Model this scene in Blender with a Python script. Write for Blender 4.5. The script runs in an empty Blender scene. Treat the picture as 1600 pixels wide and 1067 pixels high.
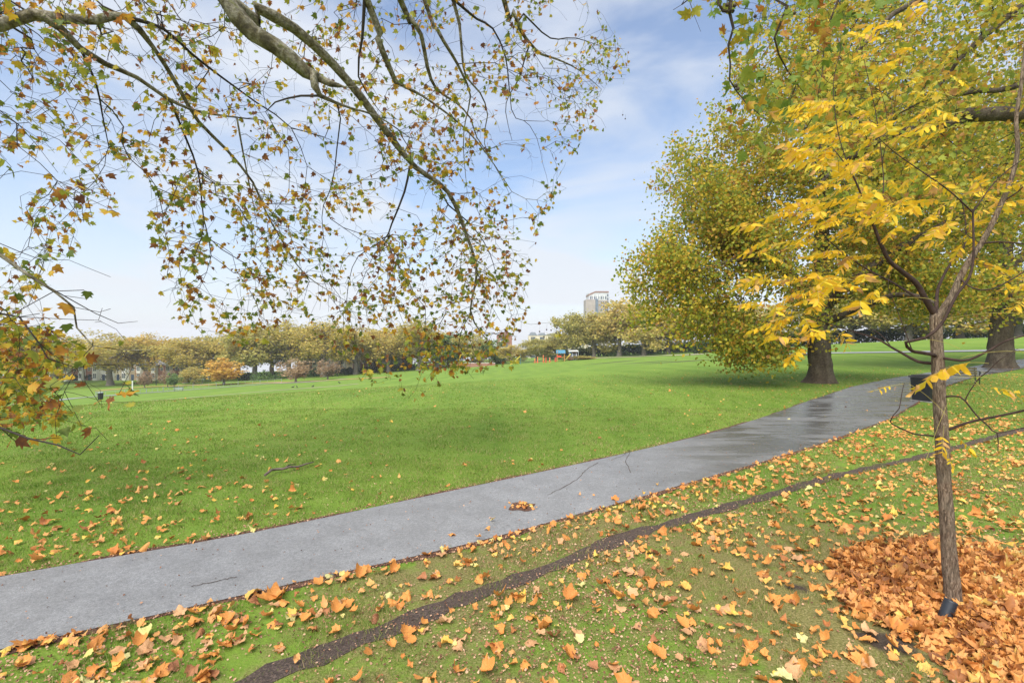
import bpy, math, random
import numpy as np
from mathutils import Vector, Matrix

random.seed(7)
R = np.random.default_rng(7)
sc = bpy.context.scene
COL = sc.collection

# ------------------------------------------------------------------ camera
F = 755.56            # focal length in pixels of the 1600 px wide photograph
CX, CY, EYE = 800.0, 533.5, 2.2
cam_d = bpy.data.cameras.new("camera")
cam_d.lens = 17.0
cam_d.sensor_width = 36.0
cam_d.clip_start = 0.05
cam_d.clip_end = 9000
cam = bpy.data.objects.new("camera", cam_d)
cam.location = (0, 0, EYE)
cam.rotation_euler = (math.radians(90), 0, 0)
COL.objects.link(cam)
sc.camera = cam

# ------------------------------------------------------------------ sky, sun, exposure
SUN_EL, SUN_AZ = math.radians(52), math.radians(205)     # azimuth clockwise from +Y
w = bpy.data.worlds.new("World")
sc.world = w
w.use_nodes = True
nt = w.node_tree
for n in list(nt.nodes):
    nt.nodes.remove(n)
wo = nt.nodes.new("ShaderNodeOutputWorld")
bg = nt.nodes.new("ShaderNodeBackground")
sky = nt.nodes.new("ShaderNodeTexSky")
sky.sky_type = 'NISHITA'
sky.sun_disc = False
sky.sun_elevation = SUN_EL
sky.sun_rotation = SUN_AZ
sky.air_density = 1.0
sky.dust_density = 1.0
sky.ozone_density = 3.0
bg.inputs[1].default_value = 0.12
geo = nt.nodes.new("ShaderNodeTexCoord")
mp = nt.nodes.new("ShaderNodeMapping")
mp.inputs['Scale'].default_value = (1.0, 1.0, 3.2)
mp.inputs['Rotation'].default_value = (0.15, 0.25, 0.4)
n1 = nt.nodes.new("ShaderNodeTexNoise")
n1.inputs['Scale'].default_value = 1.9
n1.inputs['Detail'].default_value = 5.0
n1.inputs['Roughness'].default_value = 0.5
n1.inputs['Distortion'].default_value = 0.5
rmp = nt.nodes.new("ShaderNodeValToRGB")
rmp.color_ramp.elements[0].position = 0.40
rmp.color_ramp.elements[0].color = (0.16, 0.16, 0.16, 1)
rmp.color_ramp.elements[1].position = 0.60
rmp.color_ramp.elements[1].color = (0.95, 0.95, 0.95, 1)
sep = nt.nodes.new("ShaderNodeSeparateXYZ")
hz = nt.nodes.new("ShaderNodeMapRange")            # thin cloud thickens towards the horizon
hz.inputs['From Min'].default_value = 0.0
hz.inputs['From Max'].default_value = 0.40
hz.inputs['To Min'].default_value = 0.93
hz.inputs['To Max'].default_value = 0.0
mx = nt.nodes.new("ShaderNodeMath")
mx.operation = 'MAXIMUM'
mix = nt.nodes.new("ShaderNodeMixRGB")
mix.inputs[2].default_value = (1, 1, 1, 1)
L = nt.links.new
L(geo.outputs['Generated'], mp.inputs['Vector'])
L(mp.outputs[0], n1.inputs['Vector'])
L(n1.outputs['Fac'], rmp.inputs[0])
L(geo.outputs['Generated'], sep.inputs[0])
L(sep.outputs['Z'], hz.inputs['Value'])
L(rmp.outputs[0], mx.inputs[0])
L(hz.outputs[0], mx.inputs[1])
L(mx.outputs[0], mix.inputs[0])
L(sky.outputs[0], mix.inputs[1])
cc = nt.nodes.new("ShaderNodeValToRGB")             # cloud veil: lavender overhead, pale towards the horizon
cc.color_ramp.elements[0].position = 0.0
cc.color_ramp.elements[0].color = (0.88, 0.90, 0.94, 1)
cc.color_ramp.elements[1].position = 0.60
cc.color_ramp.elements[1].color = (0.78, 0.83, 0.93, 1)
e_ = cc.color_ramp.elements.new(0.22)
e_.color = (0.80, 0.86, 0.94, 1)
sc5 = nt.nodes.new("ShaderNodeVectorMath")
sc5.operation = 'SCALE'
sc5.inputs['Scale'].default_value = 4.5
L(sep.outputs['Z'], cc.inputs[0])
L(cc.outputs[0], sc5.inputs[0])
L(sc5.outputs[0], mix.inputs[2])
L(mix.outputs[0], bg.inputs[0])
L(bg.outputs[0], wo.inputs[0])

sun_d = bpy.data.lights.new("sun", 'SUN')
sun_d.energy = 3.2
sun_d.angle = math.radians(62)
sun_d.color = (1.0, 0.95, 0.87)
sun = bpy.data.objects.new("sun", sun_d)
sd = Vector((math.sin(SUN_AZ) * math.cos(SUN_EL), math.cos(SUN_AZ) * math.cos(SUN_EL), math.sin(SUN_EL)))
sun.rotation_euler = (-sd).to_track_quat('-Z', 'Y').to_euler()
sun.location = (0, 0, 60)
COL.objects.link(sun)

sc.view_settings.view_transform = 'Standard'
sc.view_settings.look = 'None'
sc.view_settings.exposure = 0.92
sc.view_settings.gamma = 1.0
sc.cycles.max_bounces = 5
sc.cycles.diffuse_bounces = 3
sc.cycles.glossy_bounces = 2
sc.cycles.transmission_bounces = 3
sc.cycles.transparent_max_bounces = 4


# ------------------------------------------------------------------ helpers: objects
def tag(o, label=None, cat=None, group=None, kind=None):
    if label: o['label'] = label
    if cat: o['category'] = cat
    if group: o['group'] = group
    if kind: o['kind'] = kind
    return o

def link(o, parent=None):
    COL.objects.link(o)
    if parent is not None:
        o.parent = parent
    return o

def empty(name, loc=(0, 0, 0), rz=0.0):
    o = bpy.data.objects.new(name, None)
    o.empty_display_size = 0.2
    o.location = loc
    o.rotation_euler = (0, 0, rz)
    return link(o)

def mesh_np(name, V, faces, mats, parent=None, smooth=False, mat_index=None):
    """faces: list of int arrays (n,k)."""
    me = bpy.data.meshes.new(name)
    V = np.asarray(V, dtype=np.float32)
    me.vertices.add(len(V))
    me.vertices.foreach_set("co", V.ravel())
    faces = [np.asarray(f, dtype=np.int32) for f in faces if len(f)]
    nl = sum(f.size for f in faces)
    nf = sum(len(f) for f in faces)
    me.loops.add(nl)
    me.loops.foreach_set("vertex_index", np.concatenate([f.ravel() for f in faces]))
    me.polygons.add(nf)
    tot = np.concatenate([np.full(len(f), f.shape[1], dtype=np.int32) for f in faces])
    st = np.concatenate([[0], np.cumsum(tot)[:-1]]).astype(np.int32)
    me.polygons.foreach_set("loop_start", st)
    me.polygons.foreach_set("loop_total", tot)
    if smooth:
        me.polygons.foreach_set("use_smooth", np.ones(nf, dtype=bool))
    if not isinstance(mats, (list, tuple)):
        mats = [mats]
    for m in mats:
        me.materials.append(m)
    if mat_index is not None:
        me.polygons.foreach_set("material_index", np.asarray(mat_index, dtype=np.int32))
    me.update(calc_edges=True)
    o = bpy.data.objects.new(name, me)
    return link(o, parent)

class MB:
    """collects simple shapes into one mesh"""
    def __init__(self):
        self.v, self.f = [], []
    def add(self, vs, fs):
        b = len(self.v)
        self.v += [tuple(p) for p in vs]
        self.f += [tuple(b + i for i in q) for q in fs]
    def box(self, x0, x1, y0, y1, z0, z1, M=None):
        vs = [(x0,y0,z0),(x1,y0,z0),(x1,y1,z0),(x0,y1,z0),(x0,y0,z1),(x1,y0,z1),(x1,y1,z1),(x0,y1,z1)]
        if M is not None:
            vs = [tuple(M @ Vector(p)) for p in vs]
        self.add(vs, [(0,3,2,1),(4,5,6,7),(0,1,5,4),(1,2,6,5),(2,3,7,6),(3,0,4,7)])
    def prism(self, pts, y0, y1):
        n = len(pts)
        vs = [(x, y0, z) for x, z in pts] + [(x, y1, z) for x, z in pts]
        fs = [tuple(range(n)), tuple(range(2*n-1, n-1, -1))]
        fs += [(i, i+n, (i+1) % n + n, (i+1) % n) for i in range(n)]
        self.add(vs, fs)
    def tube(self, pts, rad, n=8, cap=True):
        pts = [Vector(p) for p in pts]
        if not isinstance(rad, (list, tuple)): rad = [rad]*len(pts)
        vs, fs = [], []
        for i, p in enumerate(pts):
            t = (pts[min(i+1, len(pts)-1)] - pts[max(i-1, 0)]).normalized()
            a = Vector((0,0,1)) if abs(t.z) < .9 else Vector((1,0,0))
            u = t.cross(a).normalized(); q = t.cross(u)
            for k in range(n):
                an = 2*math.pi*k/n
                vs.append(tuple(p + (u*math.cos(an) + q*math.sin(an))*rad[i]))
        for i in range(len(pts)-1):
            for k in range(n):
                fs.append((i*n+k, i*n+(k+1) % n, (i+1)*n+(k+1) % n, (i+1)*n+k))
        if cap:
            fs.append(tuple(range(n-1, -1, -1)))
            fs.append(tuple((len(pts)-1)*n+k for k in range(n)))
        self.add(vs, fs)
    def ball(self, c, r, nu=8, nv=6, sz=1.0):
        vs, fs = [], []
        for j in range(1, nv):
            th = math.pi*j/nv
            for i in range(nu):
                ph = 2*math.pi*i/nu
                vs.append((c[0]+r*math.sin(th)*math.cos(ph), c[1]+r*math.sin(th)*math.sin(ph), c[2]+r*sz*math.cos(th)))
        t = len(vs); vs += [(c[0], c[1], c[2]+r*sz), (c[0], c[1], c[2]-r*sz)]
        for i in range(nu):
            fs.append((t, i, (i+1) % nu)); fs.append((t+1, (nv-2)*nu+(i+1) % nu, (nv-2)*nu+i))
        for j in range(nv-2):
            for i in range(nu):
                fs.append((j*nu+i, (j+1)*nu+i, (j+1)*nu+(i+1) % nu, j*nu+(i+1) % nu))
        self.add(vs, fs)
    def build(self, name, mat, parent=None, smooth=False):
        me = bpy.data.meshes.new(name)
        me.from_pydata(self.v, [], self.f)
        me.materials.append(mat)
        if smooth:
            for p in me.polygons: p.use_smooth = True
        me.update()
        return link(bpy.data.objects.new(name, me), parent)

def copy_tree(o, parent=None):
    c = o.copy()
    COL.objects.link(c)
    if parent is not None: c.parent = parent
    for ch in list(o.children):
        copy_tree(ch, c)
    return c


# ------------------------------------------------------------------ helpers: materials
def rgba(c): return (c[0], c[1], c[2], 1)

class NT:
    def __init__(self, name):
        self.m = bpy.data.materials.new(name)
        self.m.use_nodes = True
        self.t = self.m.node_tree
        for n in list(self.t.nodes): self.t.nodes.remove(n)
        self.out = self.t.nodes.new("ShaderNodeOutputMaterial")
    def n(self, kind, **kw):
        x = self.t.nodes.new("ShaderNode" + kind)
        for k, v in kw.items():
            if hasattr(x, k): setattr(x, k, v)
            else: x.inputs[k.replace('_', ' ')].default_value = v
        return x
    def l(self, a, b): self.t.links.new(a, b)
    def coords(self, scale=(1,1,1), kind='Object'):
        tc = self.n("TexCoord"); mp = self.n("Mapping")
        mp.inputs['Scale'].default_value = scale
        self.l(tc.outputs[kind], mp.inputs['Vector'])
        return mp.outputs[0]
    def noise(self, scale, detail=3, rough=.5, vec=None, dist=0.0):
        x = self.n("TexNoise")
        x.inputs['Scale'].default_value = scale
        x.inputs['Detail'].default_value = detail
        x.inputs['Roughness'].default_value = rough
        x.inputs['Distortion'].default_value = dist
        if vec is not None: self.l(vec, x.inputs['Vector'])
        return x.outputs['Fac']
    def ramp(self, fac, stops, interp='LINEAR'):
        x = self.n("ValToRGB"); cr = x.color_ramp; cr.interpolation = interp
        while len(cr.elements) < len(stops): cr.elements.new(.5)
        for e, (p, c) in zip(cr.elements, stops):
            e.position = p
            e.color = rgba(c) if isinstance(c, tuple) else (c, c, c, 1)
        self.l(fac, x.inputs[0])
        return x.outputs[0]
    def mix(self, fac, a, b, mode='MIX'):
        x = self.n("MixRGB"); x.blend_type = mode
        for i, v in ((0, fac), (1, a), (2, b)):
            if isinstance(v, tuple): x.inputs[i].default_value = rgba(v)
            elif isinstance(v, (int, float)): x.inputs[i].default_value = v
            else: self.l(v, x.inputs[i])
        return x.outputs[0]
    def math(self, op, a, b=0.0, c=None):
        x = self.n("Math"); x.operation = op
        for i, v in enumerate((a, b) if c is None else (a, b, c)):
            if isinstance(v, (int, float)): x.inputs[i].default_value = v
            else: self.l(v, x.inputs[i])
        return x.outputs[0]
    def bsdf(self, col, rough=.8, bump=None, bstr=.3, bdist=.02, spec=.3, metal=0.0):
        b = self.n("BsdfPrincipled")
        if isinstance(col, tuple): b.inputs['Base Color'].default_value = rgba(col)
        else: self.l(col, b.inputs['Base Color'])
        if isinstance(rough, (int, float)): b.inputs['Roughness'].default_value = rough
        else: self.l(rough, b.inputs['Roughness'])
        b.inputs['Specular IOR Level'].default_value = spec
        b.inputs['Metallic'].default_value = metal
        if bump is not None:
            bp = self.n("Bump"); bp.inputs['Strength'].default_value = bstr; bp.inputs['Distance'].default_value = bdist
            self.l(bump, bp.inputs['Height']); self.l(bp.outputs[0], b.inputs['Normal'])
        self.b = b
        self.l(b.outputs[0], self.out.inputs['Surface'])
        return b
    def leafy(self, col, trans=.4, rough=.5, spec=.3):
        b = self.bsdf(col, rough, spec=spec)
        tr = self.n("BsdfTranslucent"); self.l(col, tr.inputs['Color'])
        ms = self.n("MixShader"); ms.inputs[0].default_value = trans
        self.l(b.outputs[0], ms.inputs[1]); self.l(tr.outputs[0], ms.inputs[2])
        self.l(ms.outputs[0], self.out.inputs['Surface'])

def simple(name, col, rough=.7, var=.25, scale=3.0, metal=0.0, spec=.4, bump=0.0):
    t = NT(name)
    v = t.noise(scale, 4, .6, t.coords())
    dark = tuple(c*(1-var) for c in col); lite = tuple(min(1, c*(1+var)) for c in col)
    c = t.ramp(v, [(.3, dark), (.7, lite)])
    t.bsdf(c, rough, bump=v if bump else None, bstr=bump, spec=spec, metal=metal)
    return t.m

def leaf_mat(name, stops, trans=.4, nscale=9.0, nmix=.35, rough=.55, objrand=0.0):
    """each leaf (mesh island) takes its own colour from the ramp, shifted by patches inside the leaf"""
    t = NT(name)
    g = t.n("NewGeometry")
    v = t.noise(nscale, 2, .6, t.coords())
    big = t.noise(.35, 2, .5, t.coords())
    a = t.math('MULTIPLY_ADD', v, nmix*2, -nmix)
    b = t.math('ADD', g.outputs['Random Per Island'], a)
    c = t.math('MULTIPLY_ADD', big, .5, -.25)
    b = t.math('ADD', b, c)
    col = t.ramp(b, stops)
    t.leafy(col, trans, rough)
    return t.m


# ------------------------------------------------------------------ terrain
def zpx(py, d): return EYE - (py - CY) / F * d
def xpx(px, d): return (px - CX) / F * d
ctrl = [(-7,-6,0),(8,-6,0),(0,0,0),(-6,3,0),(6,3,0),(0,8,0),(-7,9,0),(9,9,0),(16,18,0),(xpx(1280,25.7),25.7,0),(3,16,0),
        (-14,18,-.25),(xpx(1562,40),40,0.0),(-30,-30,0),(30,-30,0)]
for px, py, d in [(1400,551,60),(1150,553,85),(1531,530,78),(1330,537,95),(1010,556,150),(900,560,165),(820,567,165),(700,576,170),
                  (560,586,175),(430,592,178),(300,597,182),(200,600,185),(0,604,188),(210,613,125),(450,598,140),(900,572,100),(600,590,110),
                  (200,630,70),(500,615,60),(800,590,50),(1100,570,48),(-300,612,190),(1900,520,110)]:
    ctrl.append((xpx(px, d), d, zpx(py, d)))
P = np.array(ctrl, float)
def _U(r2):
    return np.where(r2 > 1e-9, .5*r2*np.log(np.maximum(r2, 1e-9)), 0)
SC = 100.0
def _fit():
    X = P[:, :2]/SC; n = len(X)
    K = _U(((X[:, None]-X[None])**2).sum(-1)) + np.eye(n)*2e-4
    A = np.zeros((n+3, n+3)); A[:n, :n] = K; A[:n, n] = 1; A[:n, n+1:] = X; A[n, :n] = 1; A[n+1:, :n] = X.T
    return np.linalg.solve(A, np.concatenate([P[:, 2], [0, 0, 0]]))
WT = _fit()
def terr(x, y):
    x = np.atleast_1d(np.asarray(x, float)); y = np.atleast_1d(np.asarray(y, float))
    r = np.hypot(x, y); k = np.minimum(1, 215/np.maximum(r, 1e-6))
    k = np.where(y < -20, np.minimum(k, 40/np.maximum(r, 40)), k)
    q = np.stack([x*k, y*k], -1)/SC
    n = len(P)
    u = _U(((q[..., None, :]-P[:, :2]/SC)**2).sum(-1))
    z = u @ WT[:n] + WT[n] + q @ WT[n+1:] - np.maximum(0, r-262)*.08
    # the lawn round the photographer is level
    rr = np.hypot(x-1.5, y-5)
    s = np.clip((rr-7)/16, 0, 1); s = s*s*(3-2*s)
    return z*s
def terr1(x, y): return float(terr(x, y)[0])
def ground_at(px, py):
    """the point of the lawn seen at a place of the photograph"""
    d = np.concatenate([np.linspace(1, 40, 800), np.linspace(40, 230, 1200)])
    f = EYE - (py-CY)/F*d - terr(xpx(px, d), d)
    i = np.argmax(f < 0)
    if f[i] >= 0: i = len(d)-1
    if i > 0:
        t = f[i-1]/(f[i-1]-f[i]+1e-9); dd = d[i-1] + (d[i]-d[i-1])*t
    else: dd = d[0]
    return np.array([xpx(px, dd), dd, terr1(xpx(px, dd), dd)])
def resample(pts, n):
    pts = np.asarray(pts, float)
    s = np.concatenate([[0], np.cumsum(np.linalg.norm(np.diff(pts, axis=0), axis=1))])
    t = np.linspace(0, s[-1], n)
    return np.stack([np.interp(t, s, pts[:, k]) for k in range(pts.shape[1])], -1)
def smoothline(pts, n, it=6):
    q = resample(pts, n)
    for _ in range(it):
        q[1:-1] = .25*q[:-2] + .5*q[1:-1] + .25*q[2:]
    return q

near_px = [(-120,1045),(0,1010),(120,990),(240,965),(400,925),(560,890),(740,850),(900,805),(1000,778),(1100,748),(1200,720),(1300,688),(1390,655),(1440,625),(1480,603),(1530,587),(1600,575),(1700,566)]
far_px = [(-120,925),(0,900),(170,873),(340,845),(470,818),(600,790),(780,752),(930,720),(1050,692),(1120,675),(1200,650),(1260,628),(1330,605),(1390,592),(1440,584),(1490,577),(1540,569),(1600,561),(1700,554)]
NE = smoothline([ground_at(*p)[:2] for p in near_px], 160, 3)
FE = smoothline([ground_at(*p)[:2] for p in far_px], 160, 3)
track_px = [(300,1110),(400,1062),(560,1000),(700,945),(850,890),(980,838),(1080,808),(1180,780),(1300,745),(1450,712),(1520,692),(1600,670),(1700,642)]
TR = smoothline([ground_at(*p)[:2] for p in track_px], 160, 3)
def lead(line, n, dist):
    d = line[0]-line[12]; d /= np.linalg.norm(d)
    t = np.linspace(dist, 0, n, endpoint=False)[:, None]
    return np.concatenate([line[0]+d*t, line])
NE, FE, TR = lead(NE, 24, 14.0), lead(FE, 24, 14.0), lead(TR, 24, 7.0)     # they run on outside the picture
PATH_POLY = np.concatenate([NE, FE[::-1]])

def in_poly(x, y, poly):
    inside = np.zeros(len(x), bool)
    j = len(poly)-1
    for i in range(len(poly)):
        xi, yi = poly[i]; xj, yj = poly[j]
        c = ((yi > y) != (yj > y)) & (x < (xj-xi)*(y-yi)/(yj-yi+1e-12)+xi)
        inside ^= c
        j = i
    return inside
def dist_line(x, y, line):
    d = np.full(len(x), 1e9)
    for i in range(0, len(line)-1):
        a, b = line[i], line[i+1]
        ab = b-a; t = np.clip(((x-a[0])*ab[0]+(y-a[1])*ab[1])/(ab@ab+1e-12), 0, 1)
        d = np.minimum(d, np.hypot(x-a[0]-t*ab[0], y-a[1]-t*ab[1]))
    return d
def vnoise(x, y, s=1.0, seed=0):
    """smooth pseudo noise, about 0..1"""
    r = np.random.default_rng(seed); v = np.zeros_like(x, dtype=float)
    for k in range(7):
        a = r.uniform(0, 2*math.pi); f = s*r.uniform(.6, 2.2)
        v += np.sin((x*math.cos(a)+y*math.sin(a))*f + r.uniform(0, 6.28) + 1.3*np.sin((x*math.sin(a)-y*math.cos(a))*f*.7))
    return .5 + v/7*1.1

SAP = ground_at(1490, 948)[:2]
PILE_PX = [(1285,868),(1350,850),(1440,838),(1520,852),(1600,862),(1750,880),(1900,1000),(1800,1150),(1560,1150),(1490,1067),(1430,1010),(1380,985),(1300,945),(1290,900)]
PILE = np.array([ground_at(*p)[:2] for p in PILE_PX])

# ground mesh: rings round the photographer
def build_ground():
    rad = np.concatenate([[0.05], np.geomspace(.4, 14, 60), np.geomspace(14.6, 320, 90), np.geomspace(360, 2400, 12)])
    na = 300
    an = np.linspace(0, 2*math.pi, na, endpoint=False)
    x = np.outer(rad, np.sin(an)).ravel(); y = np.outer(rad, np.cos(an)).ravel()
    z = terr(x, y)
    V = np.stack([x, y, z], -1)
    i = np.arange(len(rad)-1)[:, None]*na; k = np.arange(na)[None]; k2 = (k+1) % na
    Fc = np.stack([i+k, i+na+k, i+na+k2, i+k2], -1).reshape(-1, 4)[:, ::-1]
    t = NT("grass_ground")
    co = t.coords()
    a = t.noise(.22, 4, .55, co); b = t.noise(2.6, 5, .65, co); c = t.noise(38, 3, .7, co)
    base = t.ramp(a, [(.32, (.105,.195,.024)), (.5, (.145,.25,.030)), (.70, (.22,.285,.05))])
    base = t.mix(.45, base, t.ramp(b, [(.3, (.080,.150,.020)), (.55, (.150,.240,.03)), (.78, (.30,.30,.10))]))
    # mowing stripes running away over the lawn
    mpn = t.coords((1, .12, 1)); 
    st = t.noise(.55, 2, .4, mpn)
    base = t.mix(t.ramp(st, [(.44, 0.0), (.56, .45)]), base, (.21,.31,.045))
    base = t.mix(t.ramp(c, [(.35, .25), (.65, 0.0)]), base, (.07,.12,.015))
    at = t.n("Attribute"); at.attribute_name = "worn"
    br = t.noise(5.0, 4, .7, co)
    m = t.math('ADD', at.outputs['Fac'], t.math('MULTIPLY_ADD', br, 1.2, -.6))
    base = t.mix(t.ramp(m, [(.38, 0.0), (.75, .8)]), base, t.ramp(t.noise(60, 3, .7, co), [(.33, (.07,.05,.025)), (.5, (.19,.15,.06)), (.62, (.30,.22,.12)), (.75, (.46,.32,.20))]))
    at2 = t.n("Attribute"); at2.attribute_name = "soil"
    m2 = t.math('ADD', at2.outputs['Fac'], t.math('MULTIPLY_ADD', br, .6, -.3))
    base = t.mix(t.ramp(m2, [(.42, 0.0), (.6, 1.0)]), base, t.ramp(t.noise(70, 3, .7, co), [(.3, (.025,.02,.017)), (.7, (.10,.075,.055))]))
    hgt = t.math('ADD', t.math('MULTIPLY', c, 1.0), t.math('MULTIPLY', b, 1.5))
    t.bsdf(base, .9, bump=hgt, bstr=.5, bdist=.03, spec=.15)
    o = mesh_np("lawn", V, [Fc], t.m, smooth=True)
    tag(o, kind='structure')
    below = in_poly(x, y, np.concatenate([NE, [[40, NE[-1][1]], [40, -14], [-24, -14], [-24, NE[0][1]]]]))
    fy = np.clip((9.5-y)/6, 0, 1)
    worn = np.where(below, .34+.75*fy*vnoise(x, y, .9, 3), 0)
    edge = dist_line(x, y, FE)
    worn += np.where(~below & (y < 30), .38*np.exp(-edge/1.2), 0)
    inp = in_poly(x, y, PILE); dp = dist_line(x, y, np.vstack([PILE, PILE[:1]]))
    worn = np.maximum(worn, np.where(inp, 1.0, np.exp(-dp/.35)*.9))
    soil = np.zeros(len(x))
    for px, py, r in [(1390,1000,.22),(1250,915,.10),(1010,566,3.0),(960,566,3.5),(1060,565,3.0),(1225,556,2.6),(1150,556,3.0)]:
        g = ground_at(px, py)
        ax = 1.8 if py > 700 else 2.6
        soil = np.maximum(soil, np.exp(-(((x-g[0])/(r*ax))**2+((y-g[1])/r)**2))*.85)
    for nm, arr in (("worn", worn), ("soil", soil)):
        at = o.data.attributes.new(nm, 'FLOAT', 'POINT')
        at.data.foreach_set("value", arr.astype(np.float32))
build_ground()

def strip(name, A, B, mat, lift, cols=6, extra=0.0, rough_edge=0.0, seed=1, faces_mat=None):
    """a sheet between two lines lying on the lawn"""
    n = len(A); A = A.copy(); B = B.copy()
    d = (B-A); dn = d/np.linalg.norm(d, axis=1, keepdims=True)
    r = np.random.default_rng(seed)
    ea = extra + rough_edge*(r.random(n)-.5)*2; eb = extra + rough_edge*(r.random(n)-.5)*2
    A -= dn*ea[:, None]; B += dn*eb[:, None]
    t = np.linspace(0, 1, cols+1)
    Q = A[:, None]*(1-t)[None, :, None] + B[:, None]*t[None, :, None]
    x, y = Q[..., 0].ravel(), Q[..., 1].ravel()
    z = terr(x, y) + lift + .00035*np.hypot(x, y)
    V = np.stack([x, y, z], -1)
    i = np.arange(n-1)[:, None]*(cols+1); k = np.arange(cols)[None]
    Fc = np.stack([i+k, i+k+1, i+cols+2+k, i+cols+1+k], -1).reshape(-1, 4)
    # faces upwards
    a, b, c = V[Fc[0, 0]], V[Fc[0, 1]], V[Fc[0, 2]]
    if np.cross(b-a, c-b)[2] < 0: Fc = Fc[:, ::-1]
    return V, Fc

def soil_mat():
    t = NT("dark_soil"); co = t.coords()
    a = t.noise(55, 4, .75, co); b = t.noise(3, 3, .6, co)
    c = t.ramp(a, [(.3, (.03,.022,.018)), (.5, (.085,.062,.050)), (.64, (.16,.115,.09)), (.8, (.30,.20,.15))])
    c = t.mix(t.ramp(b, [(.4, 0.0), (.7, .4)]), c, (.09,.06,.045))
    t.bsdf(c, .85, bump=a, bstr=.9, bdist=.02, spec=.3)
    return t.m
M_SOIL = soil_mat()
def verge_mat():
    t = NT("leafy_edge_soil"); co = t.coords()
    a = t.noise(42, 4, .75, co)
    c = t.ramp(a, [(.3, (.03,.02,.016)), (.5, (.12,.065,.045)), (.62, (.22,.11,.07)), (.75, (.30,.19,.10))])
    t.bsdf(c, .85, bump=a, bstr=.9, bdist=.02, spec=.2)
    return t.m

def asphalt():
    t = NT("wet_asphalt"); co = t.coords()
    sp = t.noise(120, 3, .85, co); md = t.noise(30, 4, .7, co); bg_ = t.noise(.6, 3, .5, co)
    streak = t.noise(.9, 3, .6, t.coords((.5, 1.6, 1)), dist=.6)
    c = t.ramp(sp, [(.3, (.115,.117,.12)), (.5, (.25,.252,.256)), (.70, (.50,.50,.50))])
    c = t.mix(t.ramp(bg_, [(.35, 0.0), (.65, .35)]), c, (.20,.20,.20))
    blot = t.noise(2.3, 5, .7, co); c = t.mix(t.ramp(blot, [(.42, .38), (.6, 0.0)]), c, (.13,.128,.125))
    c = t.mix(.25, c, t.ramp(md, [(.4, (.10,.10,.10)), (.6, (.30,.295,.29))]))
    at = t.n("Attribute"); at.attribute_name = "wet"
    wv = t.math('MULTIPLY', at.outputs['Fac'], t.ramp(streak, [(.42, .35), (.56, 1.0)]))
    c = t.mix(t.math('MULTIPLY', wv, .70), c, (.055,.056,.06))
    ro = t.math('MULTIPLY_ADD', wv, -.46, .60)
    t.bsdf(c, ro, bump=sp, bstr=.35, bdist=.004, spec=.5)
    return t.m
def build_path():
    V, Fc = strip("path", NE, FE, None, .010, 8)
    vs, fs, mi = [V], [Fc], [np.zeros(len(Fc), int)]
    base = len(V)
    # cracks
    for line, wd in [([(855,775),(880,763),(905,748),(915,735),(935,724)], .006), ([(300,918),(330,912),(360,905),(372,903)], .005),
                     ([(955,720),(975,712),(985,703),(978,722),(985,740)], .005)]:
        q = resample([ground_at(*p)[:2] for p in line], 26)
        q += (R.random(q.shape)-.5)*.025
        tn = np.gradient(q, axis=0); nn = np.stack([-tn[:, 1], tn[:, 0]], -1); nn /= np.linalg.norm(nn, axis=1, keepdims=True)
        wv = wd*(.3+R.random(len(q)))[:, None]
        ll = np.concatenate([q-nn*wv, q+nn*wv]); zz = terr(ll[:, 0], ll[:, 1])+.014+.00035*np.hypot(ll[:, 0], ll[:, 1])
        n = len(q); i = np.arange(n-1)
        f = np.stack([i, i+1, i+n+1, i+n], -1)+base
        vs.append(np.column_stack([ll, zz])); fs.append(f); mi.append(np.ones(len(f), int)); base += 2*n
    # worn hollow in the asphalt with crumbs of leaf
    g = ground_at(816, 793)
    a = np.linspace(0, 2*math.pi, 22, endpoint=False)
    an_h = np.arange(22)*2*math.pi/22; rr = .15*(.62+.30*np.sin(2*an_h+.6)**2+.30*R.random(22))
    ring = np.stack([g[0]+rr*1.3*np.cos(a), g[1]+rr*np.sin(a)*1.25], -1)
    vv = np.vstack([[g[:2]], ring]); zz = np.full(len(vv), g[2]+.0165)
    f = np.array([[0, 1+i, 1+(i+1) % 22] for i in range(22)])+base
    V4 = np.concatenate(vs + [np.column_stack([vv, zz])])
    o = mesh_np("path", V4, [np.concatenate(fs), f], [asphalt(), M_SOIL, verge_mat()], mat_index=np.concatenate(mi+[np.full(22, 2)]), smooth=False)
    x, y = V4[:, 0], V4[:, 1]
    at = o.data.attributes.new("wet", 'FLOAT', 'POINT')
    at.data.foreach_set("value", np.clip(.12+(x-1.6)/4.5, 0, 1).astype(np.float32))
    tag(o, kind='structure')
    V, Fc = strip("path_edge", NE, FE, None, .004, 8, extra=.07, rough_edge=.06)
    o = mesh_np("path_edge", V, [Fc], verge_mat()); tag(o, kind='structure')
    tn = np.gradient(TR, axis=0); nn = np.stack([-tn[:, 1], tn[:, 0]], -1); nn /= np.linalg.norm(nn, axis=1, keepdims=True)
    wd = (.082 + .018*vnoise(TR[:, 0], TR[:, 1], 2.5, 8)) * (1 + .25*np.clip((5-TR[:, 1])/2.5, 0, 1))
    V, Fc = strip("dirt_track", TR-nn*wd[:, None], TR+nn*wd[:, None], None, .004, 4, rough_edge=.035)
    o = mesh_np("dirt_track", V, [Fc], M_SOIL); tag(o, kind='structure')
build_path()

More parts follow.
